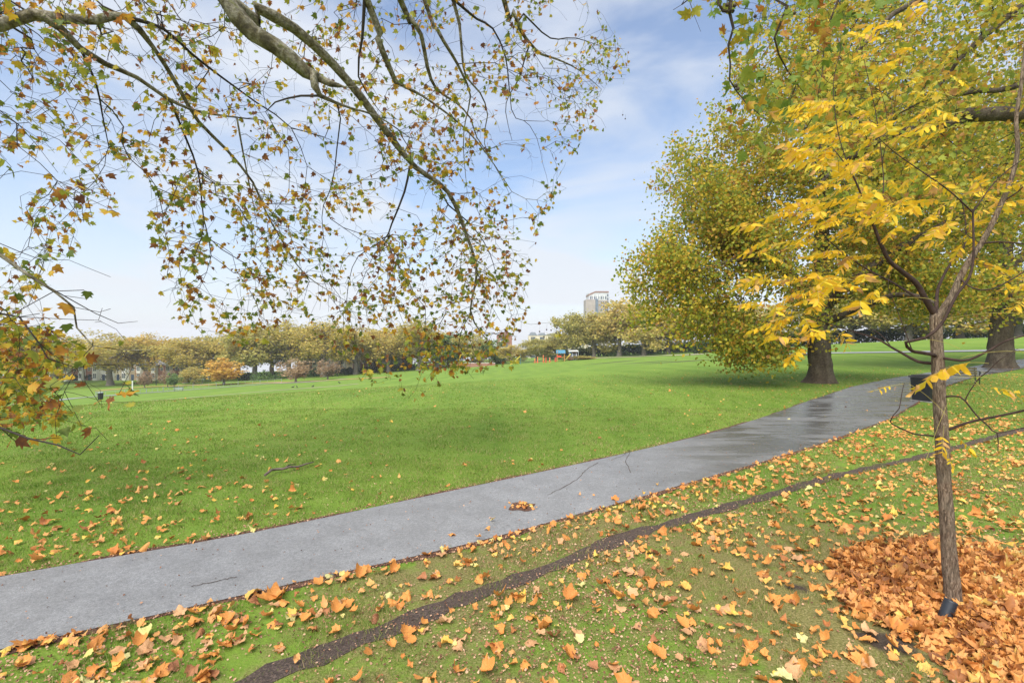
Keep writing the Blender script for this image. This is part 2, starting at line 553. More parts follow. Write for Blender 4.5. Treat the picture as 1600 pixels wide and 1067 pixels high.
# far paths over the park
M_FARPATH = simple("pale_path", (.30,.30,.31), .8, .15, 1.0)
M_SANDY = simple("sandy_path", (.42,.34,.27), .9, .15, .5)
def far_path(name, pts, wd, mat, lift=.03):
    q = smoothline([ground_at(*p)[:2] for p in pts], 60, 2)
    tn = np.gradient(q, axis=0); nn = np.stack([-tn[:, 1], tn[:, 0]], -1); nn /= np.linalg.norm(nn, axis=1, keepdims=True)
    V, Fc = strip(name, q-nn*wd/2, q+nn*wd/2, None, lift, 2)
    o = mesh_np(name, V, [Fc], mat); tag(o, kind='structure')
far_path("park_path", [(30,632),(120,622),(230,614),(300,609),(380,603),(430,599),(500,596),(540,592)], 2.6, M_FARPATH)
far_path("worn_line", [(225,627),(270,624),(330,619),(420,611),(520,604),(560,600)], 1.0, M_SANDY)
far_path("crossing_path", [(1180,554.5),(1240,553),(1330,551.5),(1400,550.5),(1500,549),(1600,547),(1720,546)], 2.4, M_FARPATH)
far_path("street_pavement", [(880,562),(930,559.5),(980,558),(1040,555.5),(1100,553.5)], 3.0, M_SANDY)
far_path("bare_strip", [(150,611),(220,605),(300,602),(420,598),(520,594),(600,590)], 3.5, simple("straw_grass", (.42,.25,.09), .9, .25, .4))
def in_any_path(x, y, m=0.0):
    p = in_poly(x, y, PATH_POLY)
    if m: p |= (dist_line(x, y, NE) < m) | (dist_line(x, y, FE) < m)
    return p


# ------------------------------------------------------------------ tree growing
def bark_plane():
    t = NT("plane_bark"); co = t.coords()
    a = t.noise(2.2, 4, .6, t.coords((1, 1, .45))); b = t.noise(14, 4, .7, co)
    c = t.ramp(a, [(.32, (.05,.036,.024)), (.47, (.105,.078,.052)), (.60, (.19,.155,.11)), (.72, (.11,.095,.045))])
    c = t.mix(.35, c, t.ramp(b, [(.35, (.03,.022,.016)), (.65, (.24,.195,.145))]))
    fz = t.noise(34, 4, .7, t.coords((1, 1, .5)))
    c = t.mix(t.ramp(fz, [(.38, .55), (.58, 0.0)]), c, (.03,.024,.018))
    t.bsdf(c, .9, bump=t.math('ADD', t.math('ADD', b, a), fz), bstr=.9, bdist=.05, spec=.15)
    return t.m
def bark_pale():
    t = NT("pale_mottled_plane_bark"); co = t.coords()
    a = t.noise(5.5, 4, .6, co, dist=.5); b = t.noise(22, 4, .7, co)
    c = t.ramp(a, [(.36, (.10,.085,.055)), (.46, (.20,.175,.10)), (.54, (.34,.31,.24)), (.64, (.20,.20,.08)), (.75, (.10,.08,.055))])
    c = t.mix(t.ramp(b, [(.38, .6), (.58, 0.0)]), c, (.055,.045,.032))
    t.bsdf(c, .9, bump=t.math('ADD', b, a), bstr=.9, bdist=.03, spec=.15)
    return t.m
def bark_twig():
    return simple("twig_bark", (.038,.029,.022), .8, .4, 20)
M_BARK, M_TWIG, M_BARK_PALE = bark_plane(), bark_twig(), bark_pale()
M_FARBARK = simple("far_bark", (.22,.19,.15), .9, .3, 2)

def skeleton(lines, root_parent=None):
    """lines: list of dicts(pts=[(x,y,z)], r=[...], join=True) -> nodes. every line starts at the nearest earlier node"""
    pos, par, fix = [], [], []
    for ln in lines:
        pts = [np.array(p, float) for p in ln['pts']]; rr = ln['r']
        # catmull-rom densify
        n = len(pts); dense, dr = [], []
        P_ = [pts[0]*2-pts[1]] + pts + [pts[-1]*2-pts[-2]]
        for i in range(n-1):
            seg = np.linalg.norm(pts[i+1]-pts[i]); k = max(1, int(math.ceil(seg/ln.get('step', .35))))
            for j in range(k):
                t = j/k
                p0, p1, p2, p3 = P_[i], P_[i+1], P_[i+2], P_[i+3]
                q = .5*((2*p1)+(-p0+p2)*t+(2*p0-5*p1+4*p2-p3)*t*t+(-p0+3*p1-3*p2+p3)*t**3)
                dense.append(q); dr.append(rr[i]*(1-t)+rr[i+1]*t)
        dense.append(pts[-1]); dr.append(rr[-1])
        jit = ln.get('jit', .0)
        if pos and ln.get('join', True):
            d = np.linalg.norm(np.array(pos)-dense[0], axis=1); prev = int(np.argmin(d))
            if d[prev] < .03: dense, dr = dense[1:], dr[1:]
        else: prev = -1
        for q, r_ in zip(dense, dr):
            if jit: q = q + (R.random(3)-.5)*jit
            pos.append(q); par.append(prev); fix.append(r_); prev = len(pos)-1
    return pos, par, fix

def skeleton_count(lines):
    st_ = R.bit_generator.state; p = skeleton(lines)[0]; R.bit_generator.state = st_
    return p

def grow(pos, par, fix, attr, bf=.25, step=.4, up=1.0, sag=.12, jit=.06, rtip=.003, pw=2.4, near0=None, nearA=None):
    """minimum-spanning branches from the skeleton to every attractor"""
    pos = list(pos); par = list(par); fix = list(fix)
    N0 = len(pos); M = len(attr); A = np.asarray(attr, float)
    plen = np.zeros(N0)
    for i in range(N0):
        if par[i] >= 0: plen[i] = plen[par[i]] + np.linalg.norm(pos[i]-pos[par[i]])*.35
    plen = list(plen)
    best = np.full(M, 1e18); bp = np.zeros(M, int); done = np.zeros(M, bool)
    def upd(i):
        d = A - pos[i]; dist = np.sqrt((d*d).sum(1))+1e-6
        c = dist*(1+up*np.maximum(0, d[:, 2]/dist)) + bf*plen[i]
        m = (c < best) & ~done
        if near0 is not None: m &= (nearA == isn[i])
        best[m] = c[m]; bp[m] = i
    isn = [near0 is not None and near0[0] <= i < near0[1] for i in range(N0)]
    for i in range(N0): upd(i)
    tips = []
    for _ in range(M):
        k = int(np.argmin(best)); p = bp[k]
        done[k] = True; best[k] = 1e18
        a = A[k]; o = pos[p]; dist = np.linalg.norm(a-o)
        pd = o - pos[par[p]] if par[p] >= 0 else np.array([0, 0, 1.])
        pd = pd/(np.linalg.norm(pd)+1e-9)
        ctl = o + (a-o)*.35 + pd*.25*dist + np.array([0, 0, sag*dist])
        ns = max(1, int(round(dist/step))); prev = p
        for j in range(1, ns+1):
            t = j/ns
            q = (1-t)**2*o + 2*t*(1-t)*ctl + t*t*a
            if j < ns: q = q + (R.random(3)-.5)*jit
            pos.append(q); par.append(prev); fix.append(0.0)
            plen.append(plen[prev]+np.linalg.norm(q-pos[prev])); prev = len(pos)-1
            isn.append(isn[p]); upd(prev)
        tips.append(prev)
    n = len(pos); par = np.array(par); fix = np.array(fix); pos = np.array(pos)
    acc = np.zeros(n); rad = np.zeros(n)
    for i in range(n-1, -1, -1):
        r = max(acc[i]**(1/pw), rtip)
        if fix[i] > 0: r = fix[i]
        rad[i] = r
        if par[i] >= 0: acc[par[i]] += r**pw
    for i in range(n):
        if par[i] >= 0 and fix[i] == 0: rad[i] = min(rad[i], rad[par[i]]*.92)
    return pos, par, rad, tips

def chains(pos, par, rad):
    n = len(pos); kids = [[] for _ in range(n)]; roots = []
    for i in range(n):
        (kids[par[i]] if par[i] >= 0 else roots).append(i)
    out = []; stack = [(r, None) for r in roots]
    while stack:
        s, p = stack.pop(); ch = [] if p is None else [p]
        i = s
        while True:
            ch.append(i)
            if not kids[i]: break
            ks = sorted(kids[i], key=lambda k: -rad[k])
            for k in ks[1:]: stack.append((k, i))
            i = ks[0]
        out.append((ch, p is not None))
    return out

def tubes(pos, rad, chs, name, mat, parent, lump=.0, sides=None, raw=False):
    VV, FF = [], []; base = 0
    for ch, joined in chs:
        if len(ch) < 2: continue
        q = pos[ch]; r = rad[ch].copy()
        if joined: r[0] = min(r[0], r[1]*1.15)
        t = np.gradient(q, axis=0); t /= np.linalg.norm(t, axis=1, keepdims=True)+1e-9
        m = r.max(); k = sides or (3 if m < .006 else 4 if m < .015 else 6 if m < .05 else 10 if m < .2 else 20)
        # parallel frame
        a = np.array([0., 0, 1]) if abs(t[0, 2]) < .8 else np.array([1., 0, 0])
        u = np.cross(t[0], a); u /= np.linalg.norm(u)
        U = np.zeros_like(q)
        for i in range(len(q)):
            u = u - t[i]*(u@t[i]); u /= np.linalg.norm(u)+1e-9; U[i] = u
        W = np.cross(t, U)
        an = np.linspace(0, 2*math.pi, k, endpoint=False)
        rr = np.repeat(r[:, None], k, 1)
        if lump and m > .02:
            s = np.arange(len(q))[:, None]*1.0
            rr = rr*(1+lump*(.5*np.sin(3*an[None]+s*.55+base)+.35*np.sin(2*an[None]-s*.83)+.35*np.sin(5*an[None]+s*1.3)+.3*np.sin(s*1.9+an[None])))
        V = q[:, None] + (U[:, None]*np.cos(an)[None, :, None] + W[:, None]*np.sin(an)[None, :, None])*rr[..., None]
        n = len(q)
        i = np.arange(n-1)[:, None]*k; kk = np.arange(k)[None]; k2 = (kk+1) % k
        FF.append(np.stack([i+kk, i+k2, i+k+k2, i+k+kk], -1).reshape(-1, 4)+base)
        VV.append(V.reshape(-1, 3)); base += n*k
    if not VV: return None
    if raw: return np.concatenate(VV), np.concatenate(FF)
    return mesh_np(name, np.concatenate(VV), [np.concatenate(FF)], mat, parent, smooth=True)

# leaf outlines, base at the origin, tip along +y, about 1 long
def plane_leaf(detail):
    if detail == 2:
        half = [(0,0,0),(.10,.02),(.30,-.06),(.26,.10),(.46,.16),(.62,.30),(.44,.34),(.50,.44),(.60,.66),(.42,.58),(.28,.56),(.20,.68),(.16,.86),(0,1.0)]
        half = [(0,0)]+half[1:]
    elif detail == 1:
        half = [(0,0),(.30,-.04),(.60,.28),(.36,.36),(.55,.66),(.24,.58),(0,1.0)]
    else:
        half = [(0,0),(.48,.12),(.46,.62),(0,1.0)]
    out = half + [(-x, y) for x, y in half[-2:0:-1]]
    c = (0, .38)
    V = [(c[0], c[1])] + out
    n = len(out)
    T = [(0, 1+i, 1+(i+1) % n) for i in range(n)]
    if detail == 2:           # stalk
        b = len(V); V += [(-.012, 0), (.012, 0), (.0, -.42)]; T.append((b, b+2, b+1))
    return np.array(V, float), np.array(T)
def crumpled():
    V, T = plane_leaf(2); out = V[1:-3].copy(); c = V[0]; n = len(out)
    d_ = out-c; r_ = np.hypot(d_[:, 0], d_[:, 1])
    out = c + d_*((r_*.62+.22)/r_)[:, None]          # dry leaves on the ground: shallower lobes
    inner = c + (out-c)*.52
    VV = [c] + list(inner) + list(out)
    TT = [(0, 1+i, 1+(i+1) % n) for i in range(n)]
    for i in range(n):
        j = (i+1) % n
        TT += [(1+i, 1+n+i, 1+n+j), (1+i, 1+n+j, 1+j)]
    b = len(VV); VV += [(-.012, 0), (.012, 0), (.0, -.42)]; TT.append((b, b+2, b+1))
    return np.array(VV, float), np.array(TT)
LT = {k: plane_leaf(k) for k in (0, 1, 2)}
LT[3] = crumpled()
# pointed oval leaflet
_ov = [(0,0),(.15,.14),(.215,.38),(.17,.66),(.07,.88),(0,1)]
_ov = _ov + [(-x, y) for x, y in _ov[-2:0:-1]]
LT['oval'] = (np.array([(0,.45)]+_ov, float), np.array([(0, 1+i, 1+(i+1) % len(_ov)) for i in range(len(_ov))]))

def leaves_arrays(pos, ydir, nrm, size, tmpl, curl=None, cup=None):
    T, tri = LT[tmpl]; n = len(pos)
    y = ydir/np.linalg.norm(ydir, axis=1, keepdims=True)
    z = nrm - y*(nrm*y).sum(1, keepdims=True); z /= np.linalg.norm(z, axis=1, keepdims=True)+1e-9
    x = np.cross(y, z)
    if curl is None: curl = R.normal(0, .25, n)
    if cup is None: cup = R.normal(.15, .4, n)
    lx, ly = T[:, 0], T[:, 1]
    wob = .05*np.sin(9*lx+7*ly)[None]*R.normal(0, 1, n)[:, None] + R.normal(0, .16, n)[:, None]*(lx*ly)[None]
    lz = curl[:, None]*(ly**2)[None] + cup[:, None]*(lx**2)[None]*1.3 + wob
    if tmpl == 3:
        ra = np.hypot(lx, ly-.38); an_ = np.arctan2(lx, ly-.38); up_ = R.choice([1, 1, -1], n)[:, None]
        lz = lz + up_*R.uniform(.1, .85, n)[:, None]*(ra**2)[None]*(1+.8*np.sin(an_[None]*R.choice([2, 3, 4], n)[:, None]+R.uniform(0, 6.3, n)[:, None])) + .07*np.cos(an_*8)[None]*ra[None]
    sx = R.uniform(.62, 1.1, n)
    V = pos[:, None] + size[:, None, None]*(x[:, None]*(lx[None]*sx[:, None])[..., None] + y[:, None]*ly[None, :, None] + z[:, None]*lz[..., None])
    Fc = tri[None] + (np.arange(n)*len(T))[:, None, None]
    return V.reshape(-1, 3), Fc.reshape(-1, 3)

def rand_dirs(n, down=.5, spread=1.0):
    v = R.normal(0, spread, (n, 3)); v /= np.linalg.norm(v, axis=1, keepdims=True)
    v[:, 2] -= down
    return v

PLANE_STOPS = [(.0, (.12,.17,.03)), (.2, (.21,.25,.035)), (.38, (.38,.36,.04)), (.55, (.62,.43,.04)), (.74, (.58,.27,.035)), (.87, (.34,.13,.03)), (1.0, (.17,.07,.035))]
M_LEAF_NEAR = leaf_mat("plane_leaf_turning", PLANE_STOPS, .42, 11, .30)
M_LEAF_GREEN = leaf_mat("plane_leaf_green", [(.0, (.13,.21,.03)), (.4, (.20,.28,.035)), (.62, (.33,.33,.04)), (.85, (.50,.34,.03)), (1., (.38,.15,.03))], .42, 10, .25)
M_LEAF_BIG = leaf_mat("plane_leaf_olive", [(.0, (.16,.22,.035)), (.25, (.30,.34,.04)), (.55, (.48,.43,.045)), (.80, (.66,.47,.05)), (.93, (.60,.32,.05)), (1., (.36,.18,.05))], .45, 1.2, .15)
M_FRUIT = simple("seed_ball", (.07,.05,.035), .9, .3, 80)

def in_px_region(polys, n, dfun, clump=None, seed=0):
    """points over an outline of the photograph spread through a real depth range"""
    poly = np.array(polys, float); lo, hi = poly.min(0), poly.max(0); out = []
    while len(out) < n:
        p = R.uniform(lo, hi, (n*3, 2))
        ok = in_poly(p[:, 0], p[:, 1], poly)
        if clump:
            v = vnoise(p[:, 0], p[:, 1], clump, seed); ok &= v > R.uniform(.2, .75, len(v))
        for a in p[ok]:
            d = dfun(a[0], a[1])
            out.append((xpx(a[0], d), d, zpx(a[1], d)))
            if len(out) >= n: break
    return np.array(out)
def PX(px, py, d): return (xpx(px, d), d, zpx(py, d))
def line(pts, r, **k): return dict(pts=[PX(*p) for p in pts], r=r, **k)

def leaves_on(pos, par, tips, per_tip, size, tmpl, down=.7, spread=.12, along=0.0):
    t = np.array(tips)
    k = per_tip if isinstance(per_tip, np.ndarray) else R.poisson(per_tip, len(t))
    idx = np.repeat(t, k)
    back = par[idx]
    f = R.random(len(idx))[:, None]
    base = pos[idx]*(1-f*.9) + pos[back]*(f*.9)
    off = R.normal(0, spread, (len(idx), 3))
    return base+off

# ------------------------------------------------------------------ the overhanging plane tree (its trunk stands behind the photographer's left)
def overhanging_tree():
    root = empty("plane_tree", (-5.5, -3.5, terr1(-5.5, -3.5)))
    tag(root, "big plane tree whose drooping leafy branches hang over the left lawn", "tree", "plane trees in autumn leaf")
    z0 = 0.0
    T = (-5.5, -3.5)
    lines = [dict(pts=[(T[0],T[1],0),(T[0],T[1],.5),(T[0]+.1,T[1]+.1,2.5),(T[0]+.2,T[1]+.3,5.0),(T[0]+.4,T[1]+.6,7.5)], r=[.95,.62,.5,.44,.36])]
    def limb(px_pts, r, via=None):
        s = [(T[0]+.2,T[1]+.3,5.0)] if via is None else via
        pts = list(s)+[PX(*p) for p in px_pts]
        rr = [r[0]*1.5]*len(s) + list(r)
        lines.append(dict(pts=pts, r=rr))
    def sub(px_pts, r): lines.append(line(px_pts, r))
    # great limb down the middle
    limb([(350,-6,6.2),(400,12,6.5),(460,45,6.9),(520,100,7.4),(570,160,7.9),(610,215,8.4),(650,262,8.9),(700,300,9.4),(728,365,9.9),(745,425,10.3),(735,485,10.6),(752,520,10.9),(775,545,11.1)],
         [.088,.082,.075,.067,.060,.054,.048,.042,.034,.026,.019,.012,.006], via=[(T[0]+.2,T[1]+.3,5.0),(-5.0,0.5,7.6)])
    # stub of the pale double limb
    sub([(352,-4,6.0),(372,28,6.0),(395,52,6.1),(430,72,6.2),(455,92,6.3),(478,112,6.4),(498,122,6.45),(516,131,6.5)], [.105,.115,.105,.10,.095,.08,.065,.045])
    sub([(490,118,6.4),(492,135,6.4),(501,150,6.45)], [.06,.05,.03])
    sub([(500,150,6.45),(470,150,6.5),(430,160,6.6),(415,175,6.7)], [.02,.014,.010,.006])
    sub([(501,152,6.45),(550,170,6.9),(590,182,7.3),(640,215,7.9)], [.022,.016,.012,.008])
    # left limbs
    limb([(-60,45,5.6),(0,40,5.8),(50,23,6.0),(100,30,6.2),(150,32,6.4),(195,26,6.6),(240,75,7.0),(275,130,7.4),(310,190,7.9),(355,235,8.4),(395,285,8.9),(415,330,9.2),(440,375,9.6),(478,430,10.0),(540,470,10.5)],
         [.075,.07,.068,.062,.055,.05,.032,.03,.027,.024,.02,.017,.014,.010,.005], via=[(T[0]+.2,T[1]+.3,5.0),(-6.5,1.5,6.2)])
    sub([(62,24,6.0),(95,45,6.2),(125,75,6.4),(165,100,6.7),(215,122,7.0),(255,150,7.3),(300,172,7.7),(355,182,8.2),(410,188,8.6)], [.05,.046,.04,.036,.03,.026,.022,.016,.008])
    sub([(370,183,8.2),(380,240,8.5),(392,300,8.8),(400,340,9.0)], [.017,.014,.011,.006])
    sub([(265,155,7.4),(290,215,7.8),(310,270,8.2),(318,340,8.6),(330,400,8.9),(312,450,9.1)], [.02,.017,.014,.011,.008,.004])
    sub([(200,28,6.6),(255,45,7.0),(300,85,7.4),(345,120,7.9),(400,160,8.4),(455,200,8.9),(480,260,9.2)], [.03,.024,.021,.018,.014,.010,.006])
    sub([(125,76,6.4),(150,130,6.7),(160,180,7.0),(170,230,7.2)], [.02,.015,.011,.006])
    # limbs from above
    limb([(570,-8,7.4),(590,60,7.8),(610,110,8.2),(618,128,8.3),(660,150,8.7),(720,195,9.2),(760,240,9.6),(800,300,10.2)], [.055,.05,.045,.04,.02,.016,.012,.006], via=[(T[0]+.4,T[1]+.6,7.5),(-3.5,3.0,9.5)])
    sub([(570,-6,7.4),(566,60,7.7),(560,120,8.0),(590,170,8.5)], [.03,.022,.014,.006])
    limb([(622,-8,8.2),(640,28,8.5),(658,55,8.8),(668,105,9.2),(682,140,9.5),(712,160,9.8),(735,185,10.1),(745,215,10.3),(770,250,10.7)], [.05,.045,.04,.034,.026,.02,.016,.012,.006], via=[(T[0]+.4,T[1]+.6,7.5),(-3.0,3.5,10.0)])
    limb([(660,-8,8.8),(682,45,9.1),(706,85,9.5),(722,115,9.8),(735,150,10.2),(727,190,10.5),(724,230,10.7),(730,300,11.1)], [.04,.034,.03,.024,.018,.013,.010,.005], via=[(T[0]+.4,T[1]+.6,7.5),(-2.5,4.0,10.5)])
    limb([(706,-8,9.4),(718,40,9.8),(722,85,10.1),(728,120,10.4),(750,145,10.7),(762,180,11.0),(757,225,11.3),(790,290,11.8)], [.035,.03,.026,.022,.017,.013,.010,.005], via=[(T[0]+.4,T[1]+.6,7.5),(-2.0,4.2,11.0)])
    limb([(785,-8,10.2),(802,18,10.4),(815,50,10.7),(828,68,11.0),(846,85,11.2),(868,92,11.5),(905,110,12.0),(940,140,12.5)], [.055,.048,.04,.034,.028,.022,.014,.006], via=[(T[0]+.4,T[1]+.6,7.5),(-1.0,5.0,12.5)])
    sub([(820,92,11.0),(810,125,11.2),(795,150,11.4),(790,175,11.6),(800,220,11.9)], [.018,.014,.011,.009,.005])
    sub([(818,22,10.6),(860,60,11.2),(900,60,11.8),(960,80,12.6)], [.02,.016,.011,.005])
    sub([(715,5,9.6),(745,30,10.0),(770,45,10.2),(790,90,10.6),(797,150,11.0),(806,185,11.4),(850,190,12.0)], [.03,.024,.02,.016,.012,.009,.005])
    sub([(640,262,8.9),(632,300,9.1),(612,350,9.4),(600,375,9.6),(560,400,9.8),(545,440,10.1),(540,500,10.4)], [.022,.019,.016,.013,.010,.008,.004])
    sub([(652,265,9.0),(682,285,9.3),(700,320,9.7),(735,350,10.1),(765,395,10.5),(780,450,10.8)], [.024,.02,.016,.012,.009,.005])
    sub([(736,490,10.6),(720,520,10.7),(718,560,10.8),(740,592,11.0)], [.010,.008,.007,.003])
    # near low branches at the left edge, with their hanging origin out of frame
    nn0 = len(skeleton_count(lines))
    limb([(-330,120,4.2),(-160,300,3.9),(-50,370,3.7),(0,398,3.6),(45,430,3.6),(85,455,3.6),(115,480,3.65),(120,512,3.7),(145,540,3.7),(190,547,3.75),(235,547,3.8)], [.05,.04,.022,.014,.011,.009,.007,.006,.005,.004,.003], via=[(T[0]+.2,T[1]+.3,5.0),(-6.8,2.2,5.6)])
    sub([(-100,350,3.8),(-60,430,3.9),(0,490,3.9),(30,495,3.9),(60,535,3.9),(75,560,3.95),(120,575,4.0)], [.02,.013,.009,.007,.006,.005,.003])
    sub([(-140,320,3.9),(-90,520,3.8),(-40,620,3.7),(0,668,3.6),(45,685,3.6),(90,695,3.6),(125,710,3.6),(155,680,3.65)], [.022,.015,.011,.008,.007,.006,.004,.003])
    sub([(50,433,3.6),(100,462,3.8),(150,490,4.0),(185,505,4.1),(215,502,4.2)], [.006,.005,.004,.003,.002])
    pos, par, fix = skeleton(lines)
    D = lambda a, b: (lambda px, py: R.uniform(a, b))
    A = [in_px_region([(-100,-100),(600,-100),(620,200),(600,500),(520,560),(300,530),(250,400),(235,290),(150,240),(-100,230)], 1050, lambda px, py: 6.3+px*.0045+py*.003+R.normal(0, .8), .02, 1),
         in_px_region([(520,-110),(800,-110),(940,20),(985,90),(980,190),(910,215),(885,300),(830,350),(822,420),(820,520),(775,580),(640,612),(560,595),(530,500),(600,300)], 1700, lambda px, py: 7.5+(px-500)*.009+py*.0015+R.normal(0, .9), .022, 2),
         in_px_region([(-100,200),(130,240),(200,330),(110,400),(60,480),(-100,520)], 330, D(5.5, 9.5), .03, 3),
         in_px_region([(-120,500),(70,505),(150,560),(165,600),(120,650),(-120,690)], 1500, D(6.0, 10.0), .02, 4),
         in_px_region([(225,250),(600,290),(640,480),(560,575),(520,560),(300,530),(250,430)], 900, lambda px, py: 8.0+(px-230)*.005+R.normal(0, .9), .03, 12),
         in_px_region([(560,230),(890,230),(830,420),(820,560),(700,590),(560,580)], 800, lambda px, py: 8.6+(px-560)*.008+R.normal(0, .9), .03, 13),
         in_px_region([(-100,-60),(540,-60),(560,260),(-100,240)], 600, lambda px, py: 6.8+px*.004+R.normal(0, .8), .03, 14),
         in_px_region([(640,540),(800,500),(830,560),(770,592),(680,585)], 110, D(10, 11.5), None, 5),
         in_px_region([(560,570),(690,560),(700,600),(640,625),(600,625)], 26, D(9.5, 10.5), None, 5),
         in_px_region([(850,520),(885,490),(880,520),(860,535)], 4, D(10.5, 11.5), None, 5)]
    A = np.concatenate(A)
    tip_n0 = len(A)
    near = in_px_region([(-60,380),(60,420),(140,450),(230,545),(180,655),(150,700),(60,720),(-60,720)], 26, D(3.4, 4.2), None, 6)
    nearU = in_px_region([(-60,200),(100,240),(130,330),(60,300),(-60,300)], 6, D(3.9, 4.6), None, 6)
    isA = np.concatenate([np.zeros(len(A), bool), np.ones(len(near)+len(nearU), bool)])
    pos, par, rad, tips = grow(pos, par, fix, np.concatenate([A, near, nearU]), near0=(nn0, len(pos)), nearA=isA, bf=.32, step=.30, up=.9, sag=.20, jit=.085, rtip=.0031, pw=2.6)
    bare0 = len(pos)
    bare = np.concatenate([in_px_region([(-60,-60),(900,-60),(960,150),(860,300),(800,500),(560,560),(250,500),(230,300),(-60,240)], 1100, lambda px, py: 6.6+px*.005+R.normal(0, .8), None, 6), in_px_region([(0,380),(200,440),(240,540),(200,700),(0,700)], 50, D(3.6, 5), None, 6)])
    pos, par, rad2, tipsb = grow(pos, par, np.maximum(rad, .0001), bare, bf=.3, step=.16, up=1.8, sag=.18, jit=.075, rtip=.0024, pw=2.6)
    tips = tips + tipsb; rad = rad2
    chs = chains(pos, par, rad)
    big = [c for c in chs if rad[c[0][1 if c[1] else 0]] > .03 and len(c[0]) > 4]
    bigids = set(id(c[0]) for c in big)
    M0 = Matrix.Translation(root.location)
    Q = pos - np.array(root.location)
    tubes(Q, rad, [big[0]], "trunk", M_BARK_PALE, root, lump=.06)
    for c in big[1:]:
        tubes(Q, rad, [c], "limb", M_BARK_PALE, root, lump=.11)
    tubes(Q, rad, [c for c in chs if id(c[0]) not in bigids], "twigs", M_TWIG, root)
    # leaves
    tips = np.array(tips)
    order_near = np.linalg.norm(pos[tips], axis=1) < 5.2
    ft, nt_ = tips[~order_near], tips[order_near]
    fine = np.array([i for i in range(len(pos)) if rad[i] < .0075 and par[i] >= 0])
    fine = fine[np.linalg.norm(pos[fine], axis=1) > 5.2]
    fine = fine[(np.random.default_rng(5).random(len(fine)) < .17)]
    src = np.concatenate([np.repeat(ft, np.where(ft < bare0, R.choice([0, 1, 1, 2, 2], len(ft)), R.choice([0, 0, 0, 1], len(ft)))), fine])
    f = R.random(len(src))[:, None]*.5
    b = pos[src]*(1-f) + pos[par[src]]*f + R.normal(0, .035, (len(src), 3))
    n = len(b)
    V, Fc = leaves_arrays(b, rand_dirs(n, .75), R.normal(0, 1, (n, 3)), R.uniform(.058, .122, n), 1)
    src2 = np.repeat(nt_, R.choice([1, 1, 2], len(nt_)))
    b2 = pos[src2] + R.normal(0, .03, (len(src2), 3)); n2 = len(b2)
    V2, F2 = leaves_arrays(b2, rand_dirs(n2, .8), R.normal(0, 1, (n2, 3))+np.array([0, -.6, .5]), R.uniform(.09, .155, n2), 2)
    mesh_np("crown", np.concatenate([V, V2]) - np.array(root.location), [np.concatenate([Fc, F2+len(V)])], M_LEAF_NEAR, root)
    for px, py, d in [(843,518,10.6),(854,515,10.6),(861,516,10.7),(869,520,10.7),(850,526,10.6),(870,513,10.7),(977,186,12.4),(973,180,12.4),(610,330,9.4),(392,205,8.5)]:
        m = MB(); p = PX(px, py, d); l = root.location
        m.ball((p[0]-l[0], p[1]-l[1], p[2]-l[2]), .018, 7, 5); m.tube([(p[0]-l[0], p[1]-l[1], p[2]-l[2]), (p[0]-l[0]+.01, p[1]-l[1], p[2]-l[2]+.12)], .0015, 3)
        m.build("seed_ball", M_FRUIT, root)
overhanging_tree()

